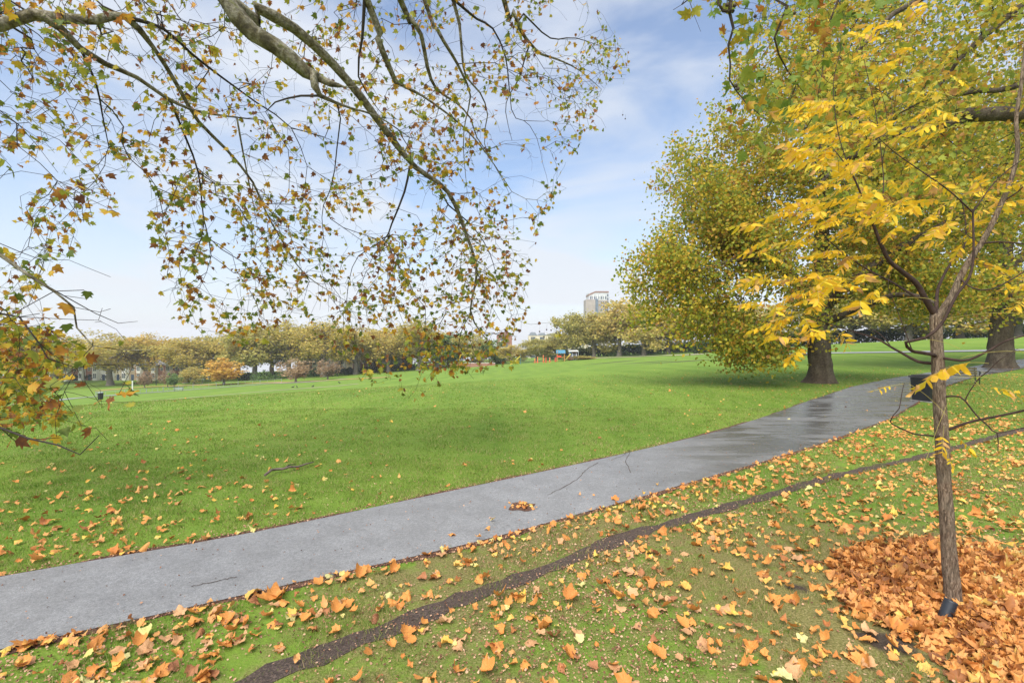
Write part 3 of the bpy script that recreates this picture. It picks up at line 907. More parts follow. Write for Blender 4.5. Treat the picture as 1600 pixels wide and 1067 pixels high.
# ------------------------------------------------------------------ plane tree overhanging from the top right (trunk behind the photographer)
def right_overhang():
    T = (5.5, -4.0)
    root = empty("plane_tree", (T[0], T[1], 0))
    tag(root, "plane tree with large green and golden leaves hanging in at the top centre right", "tree", "plane trees in autumn leaf")
    lines = [dict(pts=[(T[0],T[1],0),(T[0],T[1],.5),(T[0],T[1]+.1,2.5),(T[0]-.1,T[1]+.3,5.2),(T[0]-.2,T[1]+.5,7.5)], r=[.8,.52,.42,.36,.3])]
    c = (T[0]-.1, T[1]+.3, 5.2)
    def limb(p, r, via): lines.append(dict(pts=[c]+via+[PX(*q) for q in p], r=[r[0]*1.6]*(1+len(via))+list(r)))
    limb([(1150,-80,5.0),(1142,0,5.0),(1140,20,5.05),(1146,45,5.1),(1138,70,5.15),(1141,100,5.2),(1140,125,5.3),(1165,160,5.5),(1200,190,5.8)], [.03,.022,.018,.014,.011,.009,.008,.006,.003], [(4.2,2.0,6.8)])
    lines.append(line([(1146,18,5.05),(1130,18,5.0),(1122,5,5.0),(1125,-30,5.0)], [.016,.014,.012,.008]))
    lines.append(line([(1140,-10,5.0),(1100,-20,5.0),(1065,8,5.0),(1052,16,5.0)], [.012,.009,.006,.003]))
    lines.append(line([(1074,-8,5.0),(1085,25,5.0),(1095,50,5.05)], [.005,.004,.002]))
    limb([(1240,-60,5.4),(1230,10,5.6),(1210,60,5.8),(1230,110,6.1),(1260,150,6.4)], [.025,.018,.013,.009,.004], [(4.6,2.0,7.0)])
    limb([(1330,-60,6.0),(1310,0,6.2),(1290,50,6.4),(1285,110,6.7)], [.025,.016,.011,.004], [(5.0,2.0,7.4)])
    pos, par, fix = skeleton(lines)
    A = in_px_region([(1060,-60),(1400,-60),(1400,20),(1310,70),(1275,170),(1210,210),(1160,170),(1140,60),(1090,40)], 190, lambda px, py: R.uniform(4.7, 7.0), .03, 9)
    A2 = in_px_region([(1130,120),(1240,160),(1250,230),(1180,250),(1140,190)], 30, lambda px, py: R.uniform(5.6, 7), None, 9)
    pos, par, rad, tips = grow(pos, par, fix, np.concatenate([A, A2]), bf=.3, step=.22, up=.9, sag=.15, jit=.05, rtip=.0022, pw=2.6)
    chs = chains(pos, par, rad)
    big = [q for q in chs if rad[q[0][1 if q[1] else 0]] > .02 and len(q[0]) > 4]
    ids = set(id(q[0]) for q in big); off = np.array(root.location)
    tubes(pos-off, rad, [big[0]], "trunk", M_BARK, root, lump=.06)
    for q in big[1:]: tubes(pos-off, rad, [q], "limb", M_BARK, root, lump=.05)
    tubes(pos-off, rad, [q for q in chs if id(q[0]) not in ids], "twigs", M_TWIG, root)
    src = np.repeat(tips, R.choice([1, 1, 2], len(tips)))
    src = src[pos[src][:, 2] > EYE+1]
    b = pos[src] + R.normal(0, .04, (len(src), 3)); n = len(b)
    V, Fc = leaves_arrays(b, rand_dirs(n, .8), R.normal(0, 1, (n, 3)), R.uniform(.09, .165, n), 2)
    mesh_np("crown", V-off, [Fc], M_LEAF_GREEN, root)
    for px, py, d in [(1150,134,5.3),(1153,139,5.3),(1136,8,5.0),(1148,9,5.05),(1180,26,5.5),(1241,21,5.8)]:
        m = MB(); p = Vector(PX(px, py, d)) - Vector(root.location)
        m.ball(p, .02, 8, 6); m.tube([p, p+Vector((.01, 0, .13))], .0015, 3)
        m.build("seed_ball", M_FRUIT, root)
right_overhang()

# ------------------------------------------------------------------ great plane trees on the right
def ell_points(ells, n, shell=.45, clump=.5, seed=3, lo_hi=(.0, .6)):
    vol = np.array([e[3]*e[4]*e[5] for e in ells])**.75; vol /= vol.sum(); out = []
    while len(out) < n:
        e = ells[R.choice(len(ells), p=vol)]
        v = R.normal(0, 1, 3); v /= np.linalg.norm(v)
        r = R.random()**shell
        p = np.array(e[:3]) + v*r*np.array(e[3:6])
        nz = vnoise(np.array([p[0]+p[2]*.6]), np.array([p[1]-p[2]*.8]), clump, seed)[0]
        if nz > R.uniform(*lo_hi): out.append(p)
    return np.array(out)

def big_tree(loc, label, trunk, limbs, ells, ntips, per, lsize, leafmat, group="plane trees in autumn leaf", zmin=None, step=1.0, tmpl=0, spread=.35, rtip=.007, limb_r=.10, extra=None, lump=.07, down=.5):
    root = empty("plane_tree", (loc[0], loc[1], terr1(loc[0], loc[1])-.03))
    tag(root, label, "tree", group)
    lines = [dict(pts=[p[:3] for p in trunk], r=[p[3] for p in trunk], step=.30)]
    for lb in limbs: lines.append(dict(pts=[p[:3] for p in lb], r=[p[3] for p in lb], step=.8, jit=.12))
    pos, par, fix = skeleton(lines)
    A = ell_points(ells, ntips, seed=len(label), clump=.9, lo_hi=(.18, .72))
    if extra is not None: A = np.concatenate([A, extra])
    if zmin is not None: A = A[A[:, 2] > zmin]
    pos, par, rad, tips = grow(pos, par, fix, A, bf=.25, step=step, up=.35, sag=.1, jit=.22, rtip=rtip, pw=2.3)
    chs = chains(pos, par, rad)
    big = [q for q in chs if rad[q[0][1 if q[1] else 0]] > limb_r and len(q[0]) > 3][:30]
    ids = set(id(q[0]) for q in big)
    tubes(pos, rad, [big[0]], "trunk", M_BARK, root, lump=lump)
    for q in big[1:]: tubes(pos, rad, [q], "limb", M_BARK, root, lump=.05)
    tubes(pos, rad, [q for q in chs if id(q[0]) not in ids], "twigs", M_TWIG, root)
    k = R.poisson(per, len(tips)); src = np.repeat(tips, k)
    f = R.random(len(src))[:, None]
    b = pos[src]*(1-f) + pos[par[src]]*f + R.normal(0, spread, (len(src), 3))
    n = len(b)
    V, Fc = leaves_arrays(b, rand_dirs(n, down), R.normal(0, 1, (n, 3))+np.array([0, 0, .4]), R.uniform(.7, 1.25, n)*lsize, tmpl)
    mesh_np("crown", V, [Fc], leafmat, root)
    return root

g1 = ground_at(1281, 598)
big_tree(g1, "great plane tree with full crown and flared trunk beside the bend in the path", 
    [(0,0,-.1,1.0),(0,0,.10,.80),(.02,0,.35,.66),(.02,0,.8,.57),(.0,0,1.4,.53),(-.05,0,2.2,.53),(-.05,.1,3.2,.56),(0,.1,4.4,.46),(.2,.2,6.5,.40),(.3,.2,9.5,.30),(.5,0,13,.2),(.2,0,17,.09)],
    [[(-.05,.1,3.2,.32),(-1.2,-.8,4.6,.26),(-3,-1.8,5.8,.18),(-5.2,-2.4,6.2,.12),(-7.6,-2.8,5.6,.05)],
     [(0,.1,4.2,.30),(1.5,-.8,5.6,.24),(3.5,-1.5,7.2,.18),(6,-2,8.6,.10)],
     [(0,.1,4.4,.26),(-1.8,1.2,6.8,.2),(-3.8,1.8,9.4,.14),(-5.4,2,12,.06)],
     [(.2,.2,6.5,.24),(-.9,-1.8,9,.18),(-2,-3,12,.12),(-2.6,-3,15,.05)],
     [(-.05,.1,3.0,.22),(.8,-2,4,.16),(1.4,-4,4.4,.10),(1.6,-5.2,3.8,.05)],
     [(.0,.1,3.4,.24),(2,1.5,4.6,.16),(4.6,2.4,5.2,.10),(6.6,3,4.6,.05)]],
    [(-5.2,-1,5.2,4.2,5,3.0),(-8.8,-1,5.9,2.0,3,1.7),(-7.6,-1,3.4,2.0,2.6,1.6),(-5.4,-2,2.0,2.2,2.6,1.25),(-2.8,-1,2.3,2.4,3,1.5),(-9.2,0,3.9,1.2,2,1.0),(-6.2,0,7.2,2.6,4,1.8),(-4.2,0,10.2,4.7,6,4.4),(.4,0,15.8,5.4,6,5.6),(4.5,0,10.5,5.5,6,5.5),(3.6,0,5.2,4.6,5,1.9),(-5.3,0,8.2,3.0,4,3.0)],
    4300, 25, .142, M_LEAF_BIG, zmin=.75, step=.9)
g2 = ground_at(1563, 575)
big_tree(g2, "farther plane tree with wide pale trunk where the path meets the right edge",
    [(0,0,-.1,1.3),(0,0,.3,1.0),(0,0,1.2,.82),(.1,0,3.5,.74),(.1,0,6,.7),(.2,0,9,.62),(.4,0,13,.45),(.6,0,18,.25),(.6,0,23,.1)],
    [[(.1,0,6,.4),(-2.5,-1,8.5,.3),(-6,-2,10.5,.2),(-9.5,-2,11,.08)],
     [(.2,0,8,.4),(3,-1,11,.3),(6,-2,15,.18),(9,-2,18,.08)],
     [(.2,0,9,.35),(-2.5,1,13,.25),(-5,1,18,.12)],
     [(.1,0,4.5,.3),(3,-2,6,.2),(7,-3,6.6,.1)]],
    [(-6,0,13,8,8,6.5),(1,0,21,9,8,8),(8,0,13,8,8,8),(-4,-1,6.2,7,7,2.6),(6,-1,6,7,7,2.4),(-10,0,9,5,5,4)],
    2800, 20, .23, M_LEAF_BIG, zmin=3.0, step=1.4, spread=.5, rtip=.012, limb_r=.16)

def edge_limb_tree():
    """plane tree just outside the right edge; its mossy limb crosses the corner"""
    loc = (21.5, 14.5)
    O = np.array([loc[0], loc[1], terr1(*loc)])
    q = lambda px, py, d, r: tuple(np.array(PX(px, py, d))-O) + (r,)
    ex = in_px_region([(1270,-90),(1760,-90),(1760,330),(1500,330),(1330,330),(1250,260),(1250,120)], 1150, lambda px, py: 14+R.normal(0, 1.9), .014, 8) - O
    big_tree(loc, "plane tree past the right edge, its mossy limb crossing the top right corner",
        [(0,0,-.1,1.0),(0,0,.5,.75),(0,0,2,.6),(-.1,0,4,.55),(-.2,0,6.5,.5),(-.3,0,10,.36),(-.4,0,15,.18)],
        [[(-.2,0,6.0,.30), q(1750,190,14.5,.24), q(1600,181,14,.205), q(1510,180,13.6,.18), q(1465,197,13.4,.12), q(1400,206,13.2,.10), q(1350,232,13,.085), q(1310,255,13,.06), q(1270,300,13,.03)],
         [(-.3,0,8.0,.25), q(1700,-20,14,.14), q(1600,8,13.6,.10), q(1530,60,13.2,.07), q(1500,90,13,.05), q(1465,140,13,.03)],
         [(-.3,0,9.0,.25), q(1600,-80,14.5,.14), q(1500,-30,14.5,.10), q(1400,20,14.5,.07), q(1330,90,14.5,.03)],
         [(-.3,0,7.5,.2), q(1680,120,15,.1), q(1560,140,15,.075), q(1470,150,15,.05), q(1400,175,15,.02)]],
        [(0,3,13,6,5,4)], 120, 8, .14, M_LEAF_BIG, step=.7, spread=.22, rtip=.005, limb_r=.055, extra=ex, tmpl=1, down=.7)
edge_limb_tree()

# ------------------------------------------------------------------ young tree with feathered yellow leaves
def bark_young():
    t = NT("young_tree_bark"); co = t.coords((1, 1, .2))
    a = t.noise(75, 4, .7, co, dist=.9); b = t.noise(7, 3, .6, t.coords())
    c = t.ramp(a, [(.36, (.05,.03,.02)), (.5, (.18,.125,.085)), (.64, (.37,.28,.20))])
    c = t.mix(t.ramp(b, [(.4, 0.0), (.7, .5)]), c, (.17,.15,.11))
    t.bsdf(c, .85, bump=a, bstr=1.0, bdist=.02, spec=.2)
    return t.m
M_YBARK = bark_young()
M_YTWIG = simple("young_branch_bark", (.055,.036,.030), .85, .4, 14, spec=.15)
M_RACHIS = simple("leaf_stalk_yellow", (.42,.36,.08), .6, .2, 10)
M_YLEAF = leaf_mat("yellow_leaflet", [(.0, (.60,.54,.06)), (.15, (.80,.60,.04)), (.5, (.90,.60,.03)), (.80, (.88,.54,.05)), (.92, (.76,.46,.16)), (1., (.44,.24,.09))], .45, 14, .16, .5)

def young_tree():
    z0 = terr1(*SAP)
    root = empty("young_tree", (SAP[0], SAP[1], z0))
    tag(root, "slender young tree with bright yellow feathered leaves standing in the heap of fallen leaves", "tree")
    D0 = SAP[1]
    off = np.array([SAP[0], SAP[1], z0])
    def ln(pts, r, **k): return dict(pts=[PX(p[0], p[1], D0+(p[2] if len(p) > 2 else 0)) for p in pts], r=r, step=.06, **k)
    L_ = [ln([(1491,956),(1488,920),(1482,850),(1476,760),(1472,690),(1469,640),(1466,580),(1463,520),(1463,492)], [.085,.068,.060,.055,.056,.052,.050,.050,.052]),
          ln([(1463,495),(1446,468,-.03),(1432,443,-.06),(1409,424,-.1),(1389,407,-.14),(1376,381,-.18),(1366,355,-.2),(1352,320,-.22),(1330,270,-.25),(1300,230,-.25)], [.036,.032,.030,.027,.023,.020,.016,.012,.008,.004]),
          ln([(1446,470,-.03),(1425,460,.1),(1392,440,.2),(1360,424,.25),(1327,402,.3),(1294,375,.3),(1274,348,.3),(1240,330,.3)], [.017,.015,.013,.011,.009,.007,.005,.003]),
          ln([(1463,495),(1464,460,.1),(1470,440,.14),(1484,414,.2),(1507,384,.28),(1509,355,.3),(1504,320,.34),(1490,280,.36)], [.024,.018,.016,.014,.011,.008,.006,.003]),
          ln([(1466,495),(1473,484,-.02),(1487,463,-.04),(1500,434,-.06),(1517,404,-.08),(1533,381,-.1),(1550,350,-.12),(1566,315,-.14),(1580,280,-.15),(1590,235,-.17),(1588,185,-.18),(1596,130,-.2),(1604,60,-.2),(1616,-40,-.2)], [.044,.040,.037,.034,.032,.030,.028,.026,.024,.021,.020,.018,.016,.013]),
          ln([(1463,555),(1440,551,-.12),(1425,548,-.18),(1415,535,-.22),(1445,528,-.3),(1471,506,-.34),(1494,462,-.36),(1514,434,-.36),(1521,400,-.36),(1520,332,-.36)], [.022,.020,.018,.015,.016,.016,.015,.014,.012,.010]),
          ln([(1520,332,-.36),(1484,299,-.4),(1440,268,-.44),(1400,240,-.48),(1372,215,-.5)], [.008,.007,.006,.005,.003]),
          ln([(1520,332,-.36),(1556,283,-.4),(1600,248,-.44),(1660,210,-.5)], [.008,.007,.006,.004]),
          ln([(1425,548,-.18),(1415,520,-.2),(1400,480,-.2),(1388,450,-.2),(1390,430,-.2)], [.008,.006,.005,.004,.003]),
          ln([(1463,568),(1435,565,.12),(1412,553,.2),(1392,542,.26),(1369,529,.3),(1327,516,.36),(1287,503,.4),(1255,490,.42),(1225,478,.44)], [.020,.018,.016,.013,.011,.008,.007,.005,.003]),
          ln([(1392,540,.26),(1372,520,.3),(1340,505,.3),(1300,485,.3),(1270,470,.3)], [.008,.006,.005,.004,.002]),
          ln([(1468,558),(1490,562,-.1),(1514,562,-.16),(1550,545,-.22),(1573,532,-.26),(1620,520,-.3)], [.018,.015,.014,.012,.010,.006]),
          ln([(1473,675),(1490,668,-.05),(1520,658,-.1),(1560,650,-.16),(1620,636,-.2),(1700,610,-.3)], [.020,.016,.014,.013,.012,.008]),
          ln([(1470,622),(1483,619,-.06),(1500,620,-.1),(1508,626,-.13),(1526,649,-.18),(1545,666,-.22),(1558,676,-.25),(1600,668,-.3),(1660,655,-.35)], [.014,.011,.010,.009,.008,.008,.007,.006,.004]),
          ln([(1558,676,-.25),(1560,690,-.25),(1559,705,-.25)], [.006,.005,.004]),
          ln([(1508,626,-.13),(1514,613,-.15),(1530,591,-.2),(1545,579,-.25),(1561,563,-.3),(1590,545,-.35)], [.008,.008,.007,.006,.005,.003]),
          ln([(1468,683),(1450,680,-.15),(1430,678,-.25),(1405,668,-.35),(1391,659,-.4),(1396,648,-.42),(1405,638,-.42),(1409,615,-.42),(1413,598,-.42)], [.013,.010,.009,.008,.006,.005,.005,.004,.003]),
          ln([(1366,355,-.2),(1380,300,-.1),(1378,250,0),(1369,180,.1),(1358,129,.15),(1338,42,.2)], [.009,.008,.007,.006,.005,.003]),
          ln([(1378,250,0),(1386,215,0),(1384,170,0),(1372,130,0),(1366,80,.05)], [.005,.004,.004,.003,.002]),
          ln([(1330,270,-.25),(1310,210,-.2),(1302,132,-.15),(1313,70,-.1),(1290,50,-.1)], [.007,.006,.005,.004,.002]),
          ln([(1302,135,-.15),(1284,120,-.15),(1270,96,-.15)], [.004,.003,.002]),
          ln([(1533,381,-.1),(1560,378,-.2),(1590,380,-.3),(1630,385,-.4)], [.012,.010,.008,.005]),
          ln([(1500,436,-.06),(1520,450,-.2),(1550,452,-.3),(1600,425,-.4),(1640,400,-.45)], [.011,.009,.008,.006,.004]),
          ln([(1566,315,-.14),(1590,300,-.2),(1620,270,-.3)], [.010,.007,.004])]
    for k_, l_ in enumerate(L_): l_['r'] = [v*(.86 if k_ == 0 else .68) for v in l_['r']]
    pos, par, fix = skeleton(L_)
    # leaf bases: (region, number, preferred leaf direction)
    regs = [([(1260,225),(1400,225),(1400,320),(1240,340)], 20), ([(1190,320),(1400,310),(1390,400),(1190,390)], 24),
            ([(1165,400),(1380,400),(1390,480),(1170,480)], 28), ([(1190,480),(1310,480),(1310,545),(1220,550)], 13),
            ([(1385,115),(1490,110),(1500,205),(1385,200)], 15), ([(1400,240),(1540,240),(1560,340),(1400,340)], 16),
            ([(1380,330),(1500,330),(1500,420),(1370,430)], 14), ([(1270,150),(1385,150),(1385,240),(1260,240)], 20),
            ([(1370,40),(1450,30),(1450,100),(1350,100)], 6), ([(1540,380),(1620,330),(1640,470),(1540,480)], 7)]
    A = np.concatenate([in_px_region(p, n, lambda px, py: D0+R.normal(.0, .28), None) for p, n in regs])
    # twigs end about a leaf's length short of where the leaf hangs
    A[:, 0] += .07; A[:, 2] += .03
    pos, par, rad, tips = grow(pos, par, fix, A, bf=.2, step=.10, up=.2, sag=.03, jit=.012, rtip=.0018, pw=2.8)
    chs = chains(pos, par, rad)
    big = [q for q in chs if rad[q[0][1 if q[1] else 0]] > .0065 and len(q[0]) > 4]
    ids = set(id(q[0]) for q in big)
    tubes(pos-off, rad, [big[0]], "trunk", M_YBARK, root, lump=.045, sides=22)
    for q in big[1:]: tubes(pos-off, rad, [q], "limb", M_YTWIG, root, lump=.04, sides=8)
    tubes(pos-off, rad, [q for q in chs if id(q[0]) not in ids], "twigs", M_YTWIG, root)
    LB, LY, LN, LS = [], [], [], []
    st = []
    def feather(b, dr, ln_, pairs, droop):
        b = np.array(b, float); dr = np.array(dr, float); dr /= np.linalg.norm(dr)
        pts = []; p = b.copy(); d = dr.copy(); n = pairs+3
        for k in range(n):
            pts.append(p.copy()); p = p + d*ln_/n; d = d + np.array([0, 0, -droop/n]); d /= np.linalg.norm(d)
        pts.append(p.copy()); pts = np.array(pts); st.append(pts)
        side = np.cross(dr, [0, 0, 1.]); side /= np.linalg.norm(side)+1e-9
        roll = R.normal(0, .5); upv = np.array([0, 0, 1.])
        side = side*math.cos(roll) + np.cross(dr, side)*math.sin(roll)
        for k in range(3, n+1):
            t = pts[k]-pts[k-1]; t /= np.linalg.norm(t); s = ln_*.205*(.75+.5*math.sin(math.pi*(k-2)/(n)))*R.uniform(.85, 1.12)
            for sg in ((-1, 1) if k < n else (0,)):
                if R.random() < .06: continue
                y = t*.45 + side*sg*.9 + np.array([0, 0, -.62]) + R.normal(0, .14, 3) if sg else t
                nn = np.cross(t, side)*.7 + np.array([0, -.75, .25]) + R.normal(0, .28, 3)
                LB.append(pts[k]); LY.append(y); LN.append(nn); LS.append(s)
    for t in tips:
        for _ in range(R.choice([1, 1, 1, 2])):
            dr = R.normal(0, 1, 3)*np.array([.35, .55, .22]) + np.array([-.8, -.1, .08])
            if pos[t][0] > xpx(1480, D0): dr = R.normal(0, .7, 3)
            feather(pos[t], dr, R.uniform(.22, .38), R.integers(5, 8), R.uniform(.3, .9))
    # single leaves picked out by eye
    feather(PX(1545,568,D0-.3), (-1,-.1,.12), .62, 7, .9)
    feather(PX(1412,600,D0-.42), (-1,0,-.1), .22, 3, .3)
    feather(PX(1475,665,D0-.1), (-.5,-.5,-.6), .28, 4, .8)
    feather(PX(1480,672,D0-.1), (.6,-.4,-.5), .26, 4, .8)
    feather(PX(1520,600,D0-.2), (1,-.2,-.1), .4, 5, .4)
    feather(PX(1590,545,D0-.35), (.5,-.2,-.5), .4, 6, .8)
    feather(PX(1478,700,D0-.08), (0,-.4,-1), .16, 3, .2)
    feather(PX(1570,700,D0-.5), (-.3,-.3,-.5), .18, 3, .3)
    # bare yellow leaf stalks
    for p, q in [((1483,625),(1440,740)),((1500,575),(1560,640)),((1420,600),(1480,650)),((1500,560),(1600,550)),((1490,590),(1600,600)),((1470,500),(1600,490)),((1463,470),(1400,470)),((1540,640),(1570,610)),((1590,700),(1620,760)),((1430,530),(1500,545))]:
        a, b = np.array(PX(*p, D0-.2)), np.array(PX(*q, D0-.35)); m = (a+b)/2+np.array([0, 0, .05])
        st.append(np.array([(1-u)**2*a+2*u*(1-u)*m+u*u*b for u in np.linspace(0, 1, 8)]))
    n = len(LB)
    V, Fc = leaves_arrays(np.array(LB), np.array(LY), np.array(LN), np.array(LS), 'oval', curl=R.normal(-.15, .15, n), cup=R.normal(.3, .4, n))
    PP = np.concatenate(st); rr = np.full(len(PP), .0016); cc = []; b = 0
    for s in st: cc.append((list(range(b, b+len(s))), False)); b += len(s)
    SV, SF = tubes(PP-off, rr, cc, "", None, None, sides=3, raw=True)
    mesh_np("crown", np.concatenate([V-off, SV]), [Fc, SF+len(V)], [M_YLEAF, M_RACHIS], root, mat_index=np.concatenate([np.zeros(len(Fc), int), np.ones(len(SF), int)]))
young_tree()

# black watering pipe by the young tree
def pipe():
    g = ground_at(1470, 968)
    root = empty("watering_pipe", (g[0], g[1]-.03, g[2]+.03))
    tag(root, "short black ribbed watering pipe sticking out of the leaves at the young tree's foot", "pipe")
    m = MB(); ax = Vector((.42, .05, .9)).normalized()
    u = ax.cross(Vector((0, 1, 0))).normalized(); v = ax.cross(u)
    n = 20; prof = []
    for i in range(17):
        s = -.05 + .20*i/16; prof.append((s, .042 + (.0035 if i % 2 else 0)))
    prof += [(.15, .036), (.02, .036)]
    vs, fs = [], []
    for s, r in prof:
        for k in range(n):
            a = 2*math.pi*k/n; vs.append(tuple(ax*s + (u*math.cos(a)+v*math.sin(a))*r))
    for i in range(len(prof)-1):
        for k in range(n): fs.append((i*n+k, i*n+(k+1) % n, (i+1)*n+(k+1) % n, (i+1)*n+k))
    fs.append(tuple((len(prof)-1)*n+k for k in range(n)))
    m.add(vs, fs)
    m.build("tube", simple("black_plastic", (.022,.027,.035), .45, .2, 30, spec=.5), root, smooth=True)
pipe()

# ------------------------------------------------------------------ fallen leaves
FALL = {'orange': [(.0,(.56,.22,.05)),(.5,(.72,.32,.08)),(1.,(.48,.18,.045))], 'tan': [(.0,(.56,.30,.14)),(.5,(.68,.40,.20)),(1.,(.44,.21,.09))],
        'golden': [(.0,(.72,.40,.06)),(.5,(.76,.47,.12)),(1.,(.66,.33,.06))], 'brown': [(.0,(.34,.13,.05)),(.5,(.46,.20,.09)),(1.,(.24,.09,.045))],
        'yellow-green': [(.0,(.55,.52,.16)),(.5,(.66,.62,.28)),(1.,(.62,.52,.16))]}
FM = {}
for k, st_ in FALL.items():
    t = NT("fallen_leaf_"+k.split()[0])
    oi = t.n("ObjectInfo"); v = t.noise(16, 3, .6, t.coords())
    f = t.math('ADD', t.math('MULTIPLY', oi.outputs['Random'], .7), t.math('MULTIPLY_ADD', v, 1.1, -.4))
    t.leafy(t.ramp(f, st_), .15, .6); FM[k] = t.m
M_FALL = leaf_mat("fallen_leaf_mixed", [(0,(.36,.14,.05)),(.15,(.58,.22,.05)),(.35,(.70,.30,.08)),(.55,(.72,.37,.12)),(.75,(.62,.31,.11)),(.88,(.80,.50,.08)),(1.,(.62,.56,.22))], .12, 14, .18, .6)
M_PILE = leaf_mat("leaf_heap_mixed", [(0,(.20,.08,.03)),(.2,(.42,.16,.045)),(.4,(.62,.26,.06)),(.62,(.68,.34,.11)),(.82,(.54,.24,.08)),(.94,(.70,.46,.11)),(1.,(.52,.46,.20))], .10, 14, .16, .6)

def leaf_density(x, y):
    below = in_poly(x, y, np.concatenate([NE, [[60, NE[-1][1]], [60, -14], [-24, -14], [-24, NE[0][1]]]]))
    d_ne = dist_line(x, y, NE); d_fe = dist_line(x, y, FE); d_tr = dist_line(x, y, TR)
    on = in_poly(x, y, PATH_POLY)
    px = CX + x/np.maximum(y, .1)*F
    cl = .35+1.3*np.clip(vnoise(x, y, 3.0, 11), 0, 1)
    d = np.where(below, (58 + 66*np.exp(-d_ne/.7)*np.clip((900-px)/500, .25, 1)) * cl * np.clip(1.25-np.maximum(y-8, 0)/14, .16, 1), 0)
    d = np.where(below & (d_tr < .13), 2.2, d)
    lft = np.clip((620-px)/420, 0, 1)
    fars = (1.6+46*lft)*np.exp(-d_fe/2.4)*cl + .22*np.exp(-np.maximum(y-12, 0)/25) + 1.1*np.exp(-((x-g1[0])**2+(y-g1[1])**2)/90) 
    fars += 3.0*np.exp(-d_fe/.12)
    d = np.where(~below, fars, d)
    dp_ = dist_line(x, y, np.vstack([PILE, PILE[:1]])); d = d + np.where(below, 60*np.exp(-dp_/.35), 0)
    return np.where(on, 1.6*np.exp(-d_ne/.35)+.30, d)

